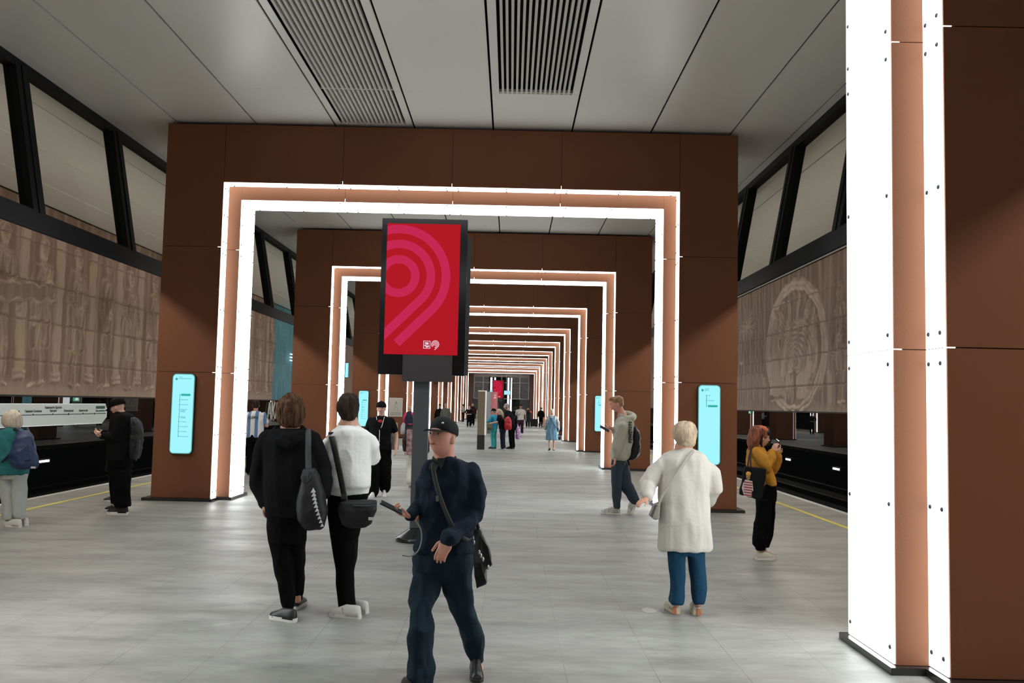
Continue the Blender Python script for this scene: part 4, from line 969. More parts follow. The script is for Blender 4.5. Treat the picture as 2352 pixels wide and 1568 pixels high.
hand(b,wr,(-.1,.5,-.8),(-1,.2,0),-1,.8,.95)
b.remesh('body',SKIN,.006,f.root,smooth=4)
b=MB(); b.ell(hb+Vector((0,.0,.012)),(.092,.108,.118),28,18)
sil(b,yb,[(228,330,52,.14),(200,362,95,.22),(188,368,140,.24),(190,370,190,.23),(205,352,228,.20,-.01),(222,335,252,.15,-.02),(240,310,266,.08,-.03)],Bc)
for i in range(26):
    a=2*PI*i/26; r=.086+.010*math.sin(i*5.1); p=nb+Vector((0,0,.0)); 
    if math.sin(a)>.55: continue
    x,y_=r*math.cos(a),r*1.05*math.sin(a); z=.035+.018*math.sin(i*3.7)
    b.tube([hb+Vector((x*.95,y_*.95,-.03)),hb+Vector((x*1.05,y_*1.05,-.075)),hb+Vector((x*.93,y_*.93,-.118-z*.3))],[.020,.017,.006],8)
b.remesh('hair',BROWNH,.006,f.root,smooth=2,fold=.010,fold_scale=(30,30,7))
b=MB()
sil(b,yb,[(190,370,268,.18),(150,392,292,.24),(112,410,318,.27),(95,430,350,.29),(95,445,420,.31),(100,470,520,.33),(105,492,640,.35),(112,500,740,.35),(120,505,800,.33),(128,500,838,.31)],Bc)
b.tube([sl+Vector((.02,0,0)),(sl+el)/2,el,(el+wl)/2+Vector((-.01,0,0)),wl+Vector((0,0,.03)),wl+Vector((0,0,.0))],[.085,.088,.088,.078,.060,.048],16)
b.tube([sr+Vector((-.02,0,0)),(sr+er)/2,er,(er+wr)/2,wr],[.085,.085,.082,.072,.052],16)
b.remesh('hoodie',BLK,.0085,f.root,fold=.022,fold_scale=(5,5,2.6))
b=MB()
P=pts(yb,Bc,[(185,262,.04),(158,300,-.06),(200,352,-.13),(275,372,-.15),(345,345,-.12),(372,290,-.05),(352,258,.05)]); b.tube(P,[.020,.034,.042,.046,.042,.034,.020],14)
P=pts(yb,Bc,[(205,285,-.05),(240,320,-.13),(285,330,-.15),(335,305,-.11)]); b.tube(P,[.03,.04,.042,.032],12)
b.remesh('hood',BLK,.008,f.root,fold=.006,fold_scale=(8,8,8))
b=MB()
sil(b,yb,[(126,380,800,.26),(128,375,860,.27),(132,374,930,.27),(142,374,1010,.26)],Bc)
sil(b,yb,[(132,280,930,.24),(150,285,1030,.22),(170,290,1120,.20),(185,295,1220,.19),(200,300,1320,.18),(212,304,1395,.18),(222,300,1425,.17),(240,298,1442,.12)],Bc)
sil(b,yb,[(262,374,930,.24,.02),(280,374,1040,.22,.05),(285,372,1130,.19,.10),(288,366,1230,.18,.14),(290,362,1310,.17,.19),(298,358,1345,.15,.2),(304,350,1362,.11,.21),(303,352,1388,.10,.215)],Bc)
b.remesh('trousers',BLK2,.008,f.root,fold=.018,fold_scale=(8,8,4))
g1=ground(*Bc(215,1522)); shoe(f.root,g1+Vector((-.02,.0,0)),62,.27,SHOEB,SOLEW,th=.036)
g2=ground(*Bc(325,1450)); shoe(f.root,g2+Vector((.0,.12,0)),-6,.27,SHOEB,SOLEW,th=.034)
f.done()
# sling bag on his back
b=MB(); sil(b,yb,[(375,440,528,.05,-.19),(352,468,575,.10,-.21),(338,486,640,.13,-.225),(326,505,720,.16,-.235),(318,516,800,.17,-.24),(330,514,870,.16,-.235),(360,495,915,.12,-.22),(385,470,932,.06,-.21)],Bc)
bag=b.remesh('bag_body',NYLB,.008,None,smooth=4,fold=.014,fold_scale=(6,6,5))
b=MB(); P=pts(yb,Bc,[(392,282,-.085),(394,330,-.155),(393,420,-.18),(395,530,-.20),(410,560,-.22)]); b.tube(P,.026,10,flat=(.2,1),upv=(0,1,0)); st=b.build('strap',mat('grey_webbing',(.035,.037,.038),.7))
b=MB(); P=pts(yb,Bc,[(372,545,-.20),(365,590,-.24),(380,640,-.27),(410,600,-.26),(430,555,-.23)]); b.tube(P,[.02,.028,.02,.022,.015],10); P=pts(yb,Bc,[(400,560,-.25),(385,700,-.30),(360,820,-.30)]); b.tube(P,.012,8); kn=b.build('tied_neck',NYLB)
b=MB()
for i in range(10):
    t=i/9; u0=426+60*t-8*math.sin(t*3); v0=672+228*t; c0=at(*Bc(u0,v0),yb-.362+.05*abs(t-.5)); s_=.020-.006*t
    b.prism([c0+Vector((-s_,0,-s_)),c0+Vector((s_,0,-s_*.7)),c0+Vector((0,0,s_))],(0,-.002,0))
mk=b.build('white_marks',mat('bag_white',(.7,.7,.7),.6))
own('sling_bag','black sling backpack with a white zigzag stripe on the hoodie wearer','bag',bag.data.vertices[0].co.x,yb-.25,.75,[bag,st,kn,mk])

# ================================================================== man in the white sweatshirt
yv=7.70; f=Fig('man in white sweatshirt and black trousers seen from behind',-.20,yv)
hv=at(*Bc(655,135),yv+.02); HRv=rotz(-4)@Matrix.Rotation(math.radians(6),3,'X')
b=MB(); head_shape(b,hv,HRv,1.0)
nv=at(*Bc(655,245),yv); b.tube([hv+Vector((0,-.012,-.04)),nv+Vector((0,-.01,.01)),nv+Vector((0,0,-.1))],[.060,.062,.08],16)
pv=at(*Bc(640,800),yv); b.tube([nv,at(*Bc(660,480),yv),pv],[.08,.095,.085],14)
sl,el,wl=pts(yv,Bc,[(545,335,.02),(512,470,.10),(600,255,.20)]); sr,er,wr=pts(yv,Bc,[(775,330,.02),(818,455,.10),(712,250,.20)])
b.tube([sl,el,wl],[.05,.04,.028],10); b.tube([sr,er,wr],[.05,.04,.028],10)
hand(b,wl,(.25,.1,1),(1,.1,-.1),-1,.5,.95); hand(b,wr,(-.25,.1,1),(-1,.1,-.1),1,.5,.95)
hl,kl,al=pts(yv,Bc,[(585,850,0),(620,1150,-.02),(655,1450,0)]); hr_,kr,ar=pts(yv,Bc,[(675,850,.02),(660,1150,.06),(665,1440,.12)])
b.tube([pv,hl,kl,al],[.07,.036,.03,.028],10); b.tube([pv,hr_,kr,ar],[.07,.036,.03,.028],10)
b.remesh('body',SKIN_P,.006,f.root,smooth=4)
b=MB(); b.ell(hv+Vector((0,.0,.014)),(.090,.104,.114),28,18)
sil(b,yv,[(622,700,40,.12),(598,720,70,.20),(584,726,110,.22),(582,724,145,.21,-.005),(596,716,175,.18,-.015),(612,702,200,.13,-.025),(625,690,216,.07,-.035)],Bc)
b.remesh('hair',BROWNH2,.006,f.root,smooth=2,fold=.008,fold_scale=(30,30,7))
b=MB()
sil(b,yv,[(605,715,248,.15),(590,745,262,.19),(550,780,282,.23),(528,800,312,.25),(528,806,380,.27),(532,802,470,.28),(536,804,560,.28),(534,806,610,.28),(530,802,642,.28),(532,790,662,.25),(527,784,698,.24)],Bc,p=2.5)
b.tube([sl+Vector((.03,0,-.01)),(sl+el)/2+Vector((-.012,0,0)),el,(el*2+wl)/3,(el+wl)/2+Vector((0,.02,0))],[.075,.074,.068,.058,.05],14)
b.tube([sr+Vector((-.03,0,-.01)),(sr+er)/2+Vector((.015,0,0)),er,(er*2+wr)/3,(er+wr)/2+Vector((0,.02,0))],[.078,.078,.072,.060,.05],14)
b.remesh('sweatshirt',WHITEC,.0075,f.root,fold=.020,fold_scale=(5,5,4))
b=MB()
sil(b,yv,[(522,790,690,.23),(520,775,760,.25),(524,755,830,.26),(530,738,900,.25),(540,728,980,.23)],Bc)
sil(b,yv,[(530,690,900,.22),(545,705,1000,.20,-.01),(560,705,1100,.18,-.01),(572,692,1200,.17,-.01),(578,692,1300,.17),(586,700,1380,.17),(594,706,1440,.17),(606,708,1466,.17)],Bc)
sil(b,yv,[(600,736,900,.22,.03),(610,722,1000,.20,.05),(620,712,1100,.18,.08),(622,694,1200,.16,.10),(625,692,1300,.15,.12),(630,700,1400,.15,.13),(640,704,1445,.14,.14)],Bc)
b.remesh('trousers',BLK2,.0075,f.root,fold=.009,fold_scale=(6,6,4))
g1=ground(*Bc(600,1503)); o=shoe(f.root,g1+Vector((.0,.0,0)),72,.285,SHOEW,SOLEW,th=.03)
b=MB()
for k in range(3):
    c0=g1+Vector((.035+.026*k,-.048,.045)); b.prism([c0,c0+Vector((.010,0,0)),c0+Vector((-.008,.012,.040)),c0+Vector((-.018,.012,.040))],(0,-.003,0))
b.build('grey_stripes',mat('shoe_stripe',(.25,.25,.25),.6),f.root)
shoe(f.root,g1+Vector((.045,.21,0)),66,.27,SHOEW,SOLEW)
f.done()
b=MB(); sil(b,yv,[(640,842,735,.05,-.21),(600,846,752,.10,-.22),(590,842,800,.13,-.23),(600,825,850,.13,-.23),(620,808,890,.12,-.225),(650,770,914,.07,-.22)],Bc,p=3.2)
bag=b.remesh('bag_body',NYLB,.0075,None,smooth=3,fold=.006,fold_scale=(9,9,9))
b=MB(); P=pts(yv,Bc,[(542,296,-.05),(552,340,-.135),(575,440,-.16),(600,560,-.17),(620,660,-.17),(634,735,-.22)]); b.tube(P,.026,10,flat=(.18,1),upv=(0,1,0)); st=b.build('strap',mat('black_webbing',(.008,.008,.009),.5))
b=MB(); c0=at(*Bc(543,300),yv-.085); b.box(c0+Vector((-.022,-.012,-.008)),c0+Vector((.022,0,.012))); c0=at(*Bc(627,712),yv-.22); b.box(c0+Vector((-.02,-.012,-.02)),c0+Vector((.02,0,.02))); bu=b.build('buckle',mat('black_plastic',(.02,.02,.022),.25))
b=MB(); P=pts(yv,Bc,[(690,772,-.285),(760,775,-.29),(835,768,-.285)]); b.tube(P,.0035,6); zp=b.build('zip',mat('zip_grey',(.06,.06,.065),.4))
b=MB(); c0=at(*Bc(806,858),yv-.30); b.box(c0+Vector((-.022,-.004,-.012)),c0+Vector((.018,0,.012))); lb=b.build('white_label',mat('bag_label',(.55,.55,.55),.6))
own('crossbody_bag','black crossbody bag with a wide strap over the white sweatshirt','bag',-.1,yv-.22,.95,[bag,st,bu,zp,lb])
# ================================================================== white haired woman in the cream cardigan
Cc=lambda x,y:(1350+x/2.852,890+y/2.852)
yc=7.90; f=Fig('woman with short pale hair in long cream cardigan and blue trousers, seen from behind',2.65,yc)
hc2=at(*Cc(632,315),yc-.02); HRc=rotz(22)
b=MB(); head_shape(b,hc2,HRc,.98)
nc=at(*Cc(628,395),yc); b.tube([hc2+Vector((0,-.01,-.04)),nc,nc+Vector((0,0,-.1))],[.058,.06,.08],14)
pv=at(*Cc(635,860),yc); b.tube([nc,at(*Cc(632,600),yc),pv],[.08,.10,.09],14)
sl,el,wl=pts(yc,Cc,[(505,470,0),(400,640,-.03),(385,728,-.20)]); sr,er,wr=pts(yc,Cc,[(770,480,0),(822,660,.03),(790,745,.20)])
b.tube([sl,el,wl],[.025,.03,.024],10); b.tube([sr,er,wr],[.025,.03,.026],10)
hl,kl,al=pts(yc,Cc,[(580,1000,0),(585,1200,-.02),(580,1420,0)]); hr_,kr,ar=pts(yc,Cc,[(700,1000,0),(718,1200,-.02),(725,1420,0)])
b.tube([pv,hl,kl,al],[.07,.036,.03,.028],10); b.tube([pv,hr_,kr,ar],[.07,.036,.03,.028],10)
hand(b,wl,(-.75,-.45,-.30),(0,.2,-1),1,.45,.78,spread=.10)
hand(b,wr,(-.4,.8,.2),(-1,0,-.2),1,.6,.9)
b.remesh('body',SKIN,.006,f.root,smooth=4)
b=MB(); b.ell(hc2+Vector((0,-.008,.018)),(.092,.110,.110),26,18)
sil(b,yc,[(600,676,222,.12,.0),(570,704,248,.18,0),(556,714,285,.20,0),(560,714,325,.19,-.01),(585,706,360,.14,-.02),(598,694,385,.09,-.03)],Cc)
b.remesh('hair',BLOND,.0065,f.root,smooth=2,fold=.009,fold_scale=(22,22,9))
b=MB()
sil(b,yc,[(585,675,392,.13),(560,705,408,.18),(500,770,432,.24),(478,800,465,.28),(472,806,520,.30),(466,800,600,.33),(462,792,690,.35),(470,795,760,.36),(466,800,820,.37),(458,808,900,.37),(455,812,980,.37),(455,811,1040,.36),(458,808,1062,.34)],Cc,p=2.5)
b.tube([sl+Vector((.04,0,-.01)),(sl+el)/2+Vector((-.01,0,0)),el+Vector((-.01,0,.0)),(el+wl)/2,wl+Vector((.015,.02,.02))],[.075,.078,.078,.062,.042],14)
b.tube([sr+Vector((-.04,0,-.01)),(sr+er)/2+Vector((.015,0,0)),er,(er+wr)/2,wr],[.078,.082,.078,.066,.050],14)
b.remesh('cardigan',CREAM,.0085,f.root,fold=.020,fold_scale=(6.5,6.5,2.6))
b=MB()
sil(b,yc,[(515,780,1000,.25),(520,768,1062,.24),(528,764,1090,.22)],Cc)
sil(b,yc,[(520,640,1060,.23),(526,638,1140,.20),(536,635,1230,.18),(545,632,1310,.17),(540,630,1360,.17),(533,626,1395,.17),(540,620,1415,.15)],Cc)
sil(b,yc,[(645,766,1060,.23),(660,770,1140,.20),(672,772,1230,.18),(682,773,1310,.17),(686,768,1360,.17),(686,764,1395,.17),(694,758,1415,.15)],Cc)
b.remesh('trousers',BLUEJ,.0075,f.root,fold=.014,fold_scale=(8,8,3))
for gx,nm in ((568,'l'),(730,'r')):
    g=ground(*Cc(gx,1486 if nm=='l' else 1496)); o=shoe(f.root,g+Vector((0,.19,0)),8 if nm=='l' else -8,.27,SHOEC,mat('cream_rubber',(.62,.55,.36),.6),th=.045,wid=1.12,high=True)
    b=MB(); c0=g+Vector((0,-.004,.006)); b.prism([c0+Vector((-.020,0,.002)),c0+Vector((.020,0,.002)),c0+Vector((.014,.006,.055)),c0+Vector((-.014,.006,.055))],(0,.01,0)); b.build('gum_heel',GUM,f.root)
f.done()
b=MB(); P=pts(yc,Cc,[(690,415,-.10),(660,450,-.145),(560,600,-.18),(490,700,-.19),(460,770,-.17)]); b.tube(P,.013,8,flat=(.25,1),upv=(0,1,0)); st=b.build('strap',mat('taupe_strap',(.30,.28,.24),.6))
b=MB(); q=pts(yc,Cc,[(440,768,-.14),(478,750,-.14),(470,862,-.14),(440,868,-.14),(408,842,-.14)]); b.prism(q,(0,.10,0)); bg=b.remesh('bag_body',mat('taupe_leather',(.24,.22,.185),.5,bump=(30,.3)),.006,None,smooth=2)
b=MB(); q=pts(yc,Cc,[(440,770,-.15),(452,770,-.15),(425,850,-.15),(410,840,-.15)]); b.prism(q,(0,.012,0)); fl=b.build('dark_edge',mat('taupe_dark',(.06,.055,.05),.5))
own('small_handbag','small taupe handbag at the left hip of the cardigan woman, strap across her back','handbag',bg.data.vertices[0].co.x,yc-.1,.85,[bg,st,fl])

# ================================================================== young man in pale hoodie looking at his phone
Hc=lambda x,y:(1350+x/2.852,890+y/2.852)
yh=15.16; f=Fig('man in pale hoodie and dark jeans walking left looking at phone',2.84,yh)
hh=at(*Hc(190,108),yh); HRh=rotz(84)@Matrix.Rotation(math.radians(-16),3,'X')
b=MB(); head_shape(b,hh,HRh,1.12)
nh=at(*Hc(225,180),yh); b.tube([hh+Vector((.035,0,-.03)),nh,nh+Vector((.02,0,-.12))],[.055,.058,.085],14)
ch=at(*Hc(228,330),yh); pv=at(*Hc(205,490),yh); b.tube([nh,ch,pv],[.08,.095,.085],14)
sl,el,wl=pts(yh,Hc,[(225,225,-.14),(222,340,-.16),(168,283,-.16)])   # near arm raised to the phone
sr,er,wr=pts(yh,Hc,[(235,225,.14),(225,380,.14),(183,470,-.16)])
el,wl=pts(yh,Hc,[(215,350,-.12),(170,275,-.14)])
b.tube([sl,el,wl],[.055,.045,.032],10)
sr2=pts(yh,Hc,[(225,260,-.2),(190,400,-.22),(180,462,-.22)])
b.tube(sr2,[.05,.04,.032],10)
hand(b,wl,(-.85,-.1,.35),(0,-.2,1),-1,.35,1.15,spread=.12); hand(b,sr2[2]+Vector((0,0,.01)),(-.05,0,-1),(-1,.3,0),1,.7,1.1)
hl,kl,al=pts(yh,Hc,[(195,510,-.06),(188,650,-.06),(182,800,-.06)]); hr_,kr,ar=pts(yh,Hc,[(215,510,.08),(250,640,.08),(318,745,.08)])
b.tube([pv,hl,kl,al],[.07,.036,.03,.028],10); b.tube([pv,hr_,kr,ar],[.07,.036,.03,.028],10)
b.remesh('body',SKIN_R,.0085,f.root,smooth=4); face_parts(f.root,hh,HRh,1.12)
b=MB(); b.ell(hh+HRh@Vector((0,-.02,.05)),(.088,.108,.088),22,14,rot=HRh); b.ell(hh+HRh@Vector((0,.055,.105)),(.065,.055,.038),16,10,rot=HRh)
b.ell(hh+HRh@Vector((0,-.04,.0)),(.084,.075,.075),22,14,rot=HRh)
b.remesh('hair',SAND,.009,f.root,smooth=1,fold=.012,fold_scale=(25,25,16))
b=MB()
sil(b,yh,[(212,285,190,.24),(195,300,222,.34),(178,302,262,.40),(168,298,320,.44),(158,290,380,.45),(152,284,430,.44),(155,268,462,.40),(165,250,474,.36)],Hc)
b.tube([sl+Vector((0,.02,-.02)),(sl+el)/2,el,(el+wl)/2,wl+Vector((.02,0,0))],[.11,.11,.105,.08,.055],14)
b.tube([sr2[0],sr2[1],sr2[2]+Vector((0,0,.03))],[.10,.09,.055],14)
b.remesh('hoodie',SAGE,.013,f.root,fold=.020,fold_scale=(7,7,3.5))
b=MB(); b.tube(pts(yh,Hc,[(212,178,-.06),(240,200,-.13),(285,205,-.06),(298,190,.04),(270,168,.12),(235,160,.08)]),[.03,.05,.065,.065,.05,.035],12); b.remesh('hood',SAGE,.012,f.root,fold=.008,fold_scale=(9,9,9))
b=MB()
for k in range(9):
    x=268
    while x<288:
        w_=random.choice((3,4,6)); y=228+k*16; c0=at(*Hc(x,y),yh-.232); hh_=random.choice((.012,.017,.022)); b.box(c0+Vector((0,-.002,-hh_)),c0+Vector((w_*.0022,.02,hh_))); x+=w_+2
b.build('back_print',mat('print_green',(.02,.04,.035),.8),f.root)
b=MB()
sil(b,yh,[(157,250,462,.34,0),(156,246,510,.34,0)],Hc)
sil(b,yh,[(155,228,490,.26,-.05),(155,223,580,.23,-.06),(158,222,660,.20,-.06),(163,217,730,.18,-.06),(168,210,790,.17,-.06)],Hc)
b.tube([hr_,pts(yh,Hc,[(232,570,.08)])[0],kr+Vector((0,0,0)),(kr+ar)/2,ar+Vector((-.03,0,.02))],[.13,.125,.11,.095,.085],14)
b.remesh('jeans',JEAN,.012,f.root,fold=.014,fold_scale=(8,8,4))
RUN=mat('runner_white',(.45,.45,.40),.6,vary=(40,.5))
g=ground(*Hc(135,836)); shoe(f.root,Vector((al.x-.14,yh-.06,0)),88,.33,RUN,SOLEW,th=.035)
o=shoe(f.root,Vector((0,0,0)),96,.33,RUN,SOLEW,pitch=62,th=.035)
tp=at(*Hc(292,815),yh+.08)
for q in (o,*o.children): q.data.transform(Matrix.Translation(tp+Vector((.01,0,0))))
f.done()
b=MB(); sil(b,yh,[(292,318,258,.16,.0),(285,335,285,.26,0),(285,344,330,.30,0),(283,344,400,.30,0),(270,340,430,.28,0),(262,322,460,.24,0),(268,300,472,.18,0)],Hc); bg=b.remesh('bag_body',NYLB,.012,None,smooth=3,fold=.012,fold_scale=(8,8,8))
b=MB(); b.tube(pts(yh,Hc,[(270,455,0),(265,480,-.04),(272,503,-.03)]),.02,8); st=b.build('strap_end',NYLB)
b=MB(); b.tube(pts(yh,Hc,[(300,262,-.05),(308,250,0),(318,262,.04)]),.012,8); hd=b.build('handle',NYLB)
own('backpack','black backpack worn by the man in the pale hoodie','backpack',bg.data.vertices[0].co.x,yh,1.0,[bg,st,hd])
phone_at(at(*Hc(110,268),yh-.16),(-.3,-.5,1),(-.88,-.1,.46),'dark phone in the hand of the man in the pale hoodie',.17,.08)

# ================================================================== girl in the mustard sweater photographing
Gc=lambda x,y:(1680+x/4.611,960+y/4.611)
yg=10.95; f=Fig('girl with orange and black hair in mustard sweater and black trousers raising a phone',4.16,yg)
hg=at(*Gc(320,205),yg); HRg=rotz(-82)@Matrix.Rotation(math.radians(-8),3,'X')
b=MB(); head_shape(b,hg,HRg,.95)
ng=at(*Gc(275,310),yg); b.tube([hg+Vector((-.03,0,-.03)),ng,ng+Vector((-.01,0,-.1))],[.045,.048,.07],14)
pv=at(*Gc(385,760),yg); b.tube([ng,at(*Gc(300,480),yg),pv],[.06,.045,.05],14)
sl,el,wl=pts(yg,Gc,[(250,365,-.13),(385,510,-.16),(440,355,-.10)]); sr,er,wr=pts(yg,Gc,[(300,360,.12),(475,530,.13),(490,385,.06)])
b.tube([sl,el,wl],[.045,.036,.026],10); b.tube([sr,er,wr],[.045,.036,.026],10)
hand(b,wl,(.35,.05,.9),(.6,.6,-.3),-1,.75,.9,.9); hand(b,wr,(.05,-.05,1),(-.3,-.9,0),1,.75,.9,.9)
hl,kl,al=pts(yg,Gc,[(350,800,-.07),(330,1100,-.07),(300,1400,-.07)]); hr_,kr,ar=pts(yg,Gc,[(410,800,.07),(380,1100,.07),(345,1390,.08)])
b.tube([pv,hl,kl,al],[.07,.036,.03,.028],10); b.tube([pv,hr_,kr,ar],[.07,.036,.03,.028],10)
b.remesh('body',SKIN_P,.006,f.root,smooth=3); face_parts(f.root,hg,HRg,.95,brow=mat('dark_brow',(.02,.015,.012),.8))
b=MB(); b.ell(hg+HRg@Vector((0,-.025,.03)),(.088,.098,.100),24,16,rot=HRg)
b.tube(pts(yg,Gc,[(262,150,-.03),(232,230,-.05),(215,300,-.05),(190,322,-.04)]),[.085,.085,.065,.02],14,flat=(1,.9)); b.tube(pts(yg,Gc,[(255,150,.05),(235,240,.06),(240,310,.05),(260,335,.02)]),[.08,.08,.06,.03],14)
b.remesh('hair',mat('auburn_hair',(.20,.055,.022),.65,vary=(26,.8,(1,1,.2)),bump=(60,.6,(1,1,.2))),.0075,f.root,smooth=2,fold=.010,fold_scale=(26,26,6))
b=MB(); b.ell(hg+HRg@Vector((0,.030,.062)),(.074,.062,.056),16,12,rot=HRg); b.tube(pts(yg,Gc,[(360,120,.03),(392,170,.06),(398,240,.07),(380,300,.06)]),[.03,.035,.03,.012],12); b.tube(pts(yg,Gc,[(322,120,-.06),(318,190,-.078),(312,260,-.07),(322,300,-.05)]),[.022,.020,.016,.010],10)
b.remesh('black_forelock',mat('black_hair',(.008,.007,.008),.5,vary=(30,.4,(1,1,.2))),.0075,f.root,smooth=2,fold=.005,fold_scale=(26,26,6))
b=MB(); b.ell(hg+HRg@Vector((0,-.02,.085)),(.078,.090,.058),16,10,rot=HRg); b.remesh('orange_roots',mat('orange_hair',(.55,.10,.02),.65,vary=(26,.5,(1,1,.2))),.0075,f.root,smooth=2,fold=.006,fold_scale=(26,26,6))
b=MB()
sil(b,yg,[(218,300,300,.16,0),(185,325,320,.26,0),(172,345,350,.32,0),(170,370,420,.34,0),(172,400,500,.34,0),(210,430,560,.33,0),(270,450,620,.32,0),(340,462,680,.31,0),(355,470,705,.30,0)],Gc)
b.tube([sl,(sl+el)/2,el,(el+wl)/2,wl+Vector((-.005,0,.0))],[.075,.080,.085,.070,.050],14); b.tube([sr,(sr+er)/2,er,(er+wr)/2,wr],[.075,.078,.078,.064,.045],14)
b.remesh('sweater',MUST,.0085,f.root,fold=.020,fold_scale=(8,8,5))
b=MB()
sil(b,yg,[(352,470,690,.28,0),(300,468,780,.30,0),(275,464,880,.30,0)],Gc)
sil(b,yg,[(265,420,860,.22,-.06),(262,415,960,.21,-.07),(255,410,1050,.20,-.07),(234,400,1110,.20,-.07),(232,390,1200,.20,-.07),(230,375,1290,.20,-.07),(228,365,1335,.19,-.07),(255,352,1365,.16,-.07),(262,350,1398,.12,-.07)],Gc)
sil(b,yg,[(320,465,860,.22,.07),(315,460,960,.20,.08),(300,455,1060,.20,.08),(290,445,1160,.19,.08),(280,430,1260,.19,.08),(280,405,1340,.18,.08),(290,395,1370,.16,.08)],Gc)
b.remesh('trousers',BLK2,.0085,f.root,fold=.014,fold_scale=(8,8,4))
g=ground(*Gc(355,1500)); shoe(f.root,Vector((al.x+.11,yg-.07,0)),-84,.255,SHOEC,SOLEW); shoe(f.root,Vector((ar.x+.08,yg+.13,0)),-80,.255,SHOEC,SOLEW)
f.done()
phone_at(at(*Gc(492,262),yg-.02),(-.9,0,-.1),(.05,.95,.15),'phone held up sideways by the girl in mustard',.145,.07)
b=MB(); q=pts(yg,Gc,[(150,512,-.27),(372,540,-.27),(355,700,-.27),(325,850,-.27),(260,855,-.27),(95,808,-.27),(118,660,-.27)]); b.prism(q,(0,.07,0)); bg=b.remesh('bag_body',cloth('black_canvas',(.008,.010,.011)),.0085,None,smooth=3,fold=.014,fold_scale=(7,7,7))
b=MB()
for P in ([(208,310,-.14),(185,420,-.21),(172,515,-.24)],[(225,300,-.14),(200,400,-.21),(205,505,-.26)]): b.tube(pts(yg,Gc,P),.010,8)
st=b.build('handles',mat('maroon_strap',(.03,.008,.010),.7))
ZZ=-.292
b=MB(); b.prism(pts(yg,Gc,[(150,650,ZZ),(222,668,ZZ),(232,770,ZZ),(215,775,ZZ),(212,835,ZZ),(135,822,ZZ),(112,740,ZZ),(125,690,ZZ)]),(0,.012,0)); p1=b.build('printed_shirt',mat('print_white',(.62,.55,.55),.7))
b=MB()
for k in range(6):
    y=668+k*27; b.prism(pts(yg,Gc,[(132,y,ZZ-.002),(222,y+12,ZZ-.002),(222,y+24,ZZ-.002),(132,y+12,ZZ-.002)]),(0,.008,0))
p2=b.build('printed_stripes',mat('print_red',(.35,.03,.045),.7))
b=MB(); b.ell(at(*Gc(178,615),yg+ZZ+.004),(.026,.012,.045),14,10); p3=b.build('printed_head',mat('print_tan',(.40,.22,.10),.7))
b=MB(); b.ell(at(*Gc(180,590),yg+ZZ),(.030,.012,.028),14,10); p4=b.build('printed_hair',mat('print_yellow',(.70,.33,.06),.7))
own('tote_bag','black tote bag printed with a figure in a red striped shirt, on the mustard girl','tote bag',bg.data.vertices[0].co.x,yg-.25,.6,[bg,st,p1,p2,p3,p4])

# ================================================================== man in black cap by the left track and the person behind him
Kc=lambda x,y:(x/4.611,890+y/4.611)
yk=13.80; f=Fig('man in black cap and black clothes standing by the left track with a phone',-4.75,yk)
hk=at(*Kc(1243,205),yk); HRk=rotz(86)@Matrix.Rotation(math.radians(-14),3,'X')
b=MB(); head_shape(b,hk,HRk,1.08)
n_=at(*Kc(1285,290),yk); b.tube([hk+Vector((.03,0,-.03)),n_,n_+Vector((.02,0,-.1))],[.06,.065,.09],14)
pv=at(*Kc(1290,820),yk); b.tube([n_,at(*Kc(1300,500),yk),pv],[.08,.095,.085],14)
sl,el,wl=pts(yk,Kc,[(1290,330,-.18),(1230,540,-.2),(1085,505,-.14)]); sr,er,wr=pts(yk,Kc,[(1300,330,.18),(1230,520,.2),(1100,480,.04)])
b.tube([sl,el,wl],[.05,.04,.03],10); b.tube([sr,er,wr],[.05,.04,.03],10)
hand(b,wl,(-.95,.1,.15),(0,.2,1),-1,.6,1.0); hand(b,wr,(-.95,-.1,.15),(0,-.2,1),1,.6,1.0)
hl,kl,al=pts(yk,Kc,[(1270,850,-.1),(1290,1050,-.1),(1300,1270,-.1)]); hr_,kr,ar=pts(yk,Kc,[(1260,850,.1),(1240,1050,.1),(1210,1240,.1)])
b.tube([pv,hl,kl,al],[.07,.036,.03,.028],10); b.tube([pv,hr_,kr,ar],[.07,.036,.03,.028],10)
b.remesh('body',SKIN_P,.009,f.root,smooth=4); face_parts(f.root,hk,HRk,1.08)
cap(f.root,hk,HRk,BLK,1.15,zoff=-.005,tilt=-4)
b=MB(); b.tube([hk+HRk@Vector((-.035,.085,-.05)),hk+HRk@Vector((0,.09,-.085)),hk+HRk@Vector((.035,.085,-.05))],[.014,.018,.014],8); b.build('beard',BROWNH2,f.root)
b=MB()
sil(b,yk,[(1235,1340,258,.20),(1195,1400,290,.32),(1180,1432,340,.40),(1165,1440,440,.42),(1160,1440,560,.44),(1150,1432,680,.44),(1150,1410,770,.42)],Kc)
b.tube([sl,(sl+el)/2,el,(el+wl)/2,wl+Vector((.02,0,0))],[.085,.085,.085,.065,.05],14); b.tube([sr,(sr+er)/2,er,(er+wr)/2,wr],[.085,.085,.08,.065,.05],14)
b.remesh('sweatshirt',BLK,.012,f.root,fold=.018,fold_scale=(6,6,4))
b=MB()
sil(b,yk,[(1152,1395,740,.40),(1155,1380,860,.40),(1165,1376,900,.38)],Kc)
sil(b,yk,[(1190,1376,880,.26,-.1),(1200,1378,1000,.24,-.1),(1205,1380,1120,.23,-.1),(1215,1378,1255,.22,-.1)],Kc)
sil(b,yk,[(1160,1340,880,.26,.1),(1165,1330,1000,.24,.1),(1175,1310,1120,.22,.1),(1190,1290,1225,.2,.1)],Kc)
b.remesh('trousers',BLK2,.012,f.root,fold=.018,fold_scale=(7,7,4))
CANV=mat('black_canvas_shoe',(.008,.008,.009),.7)
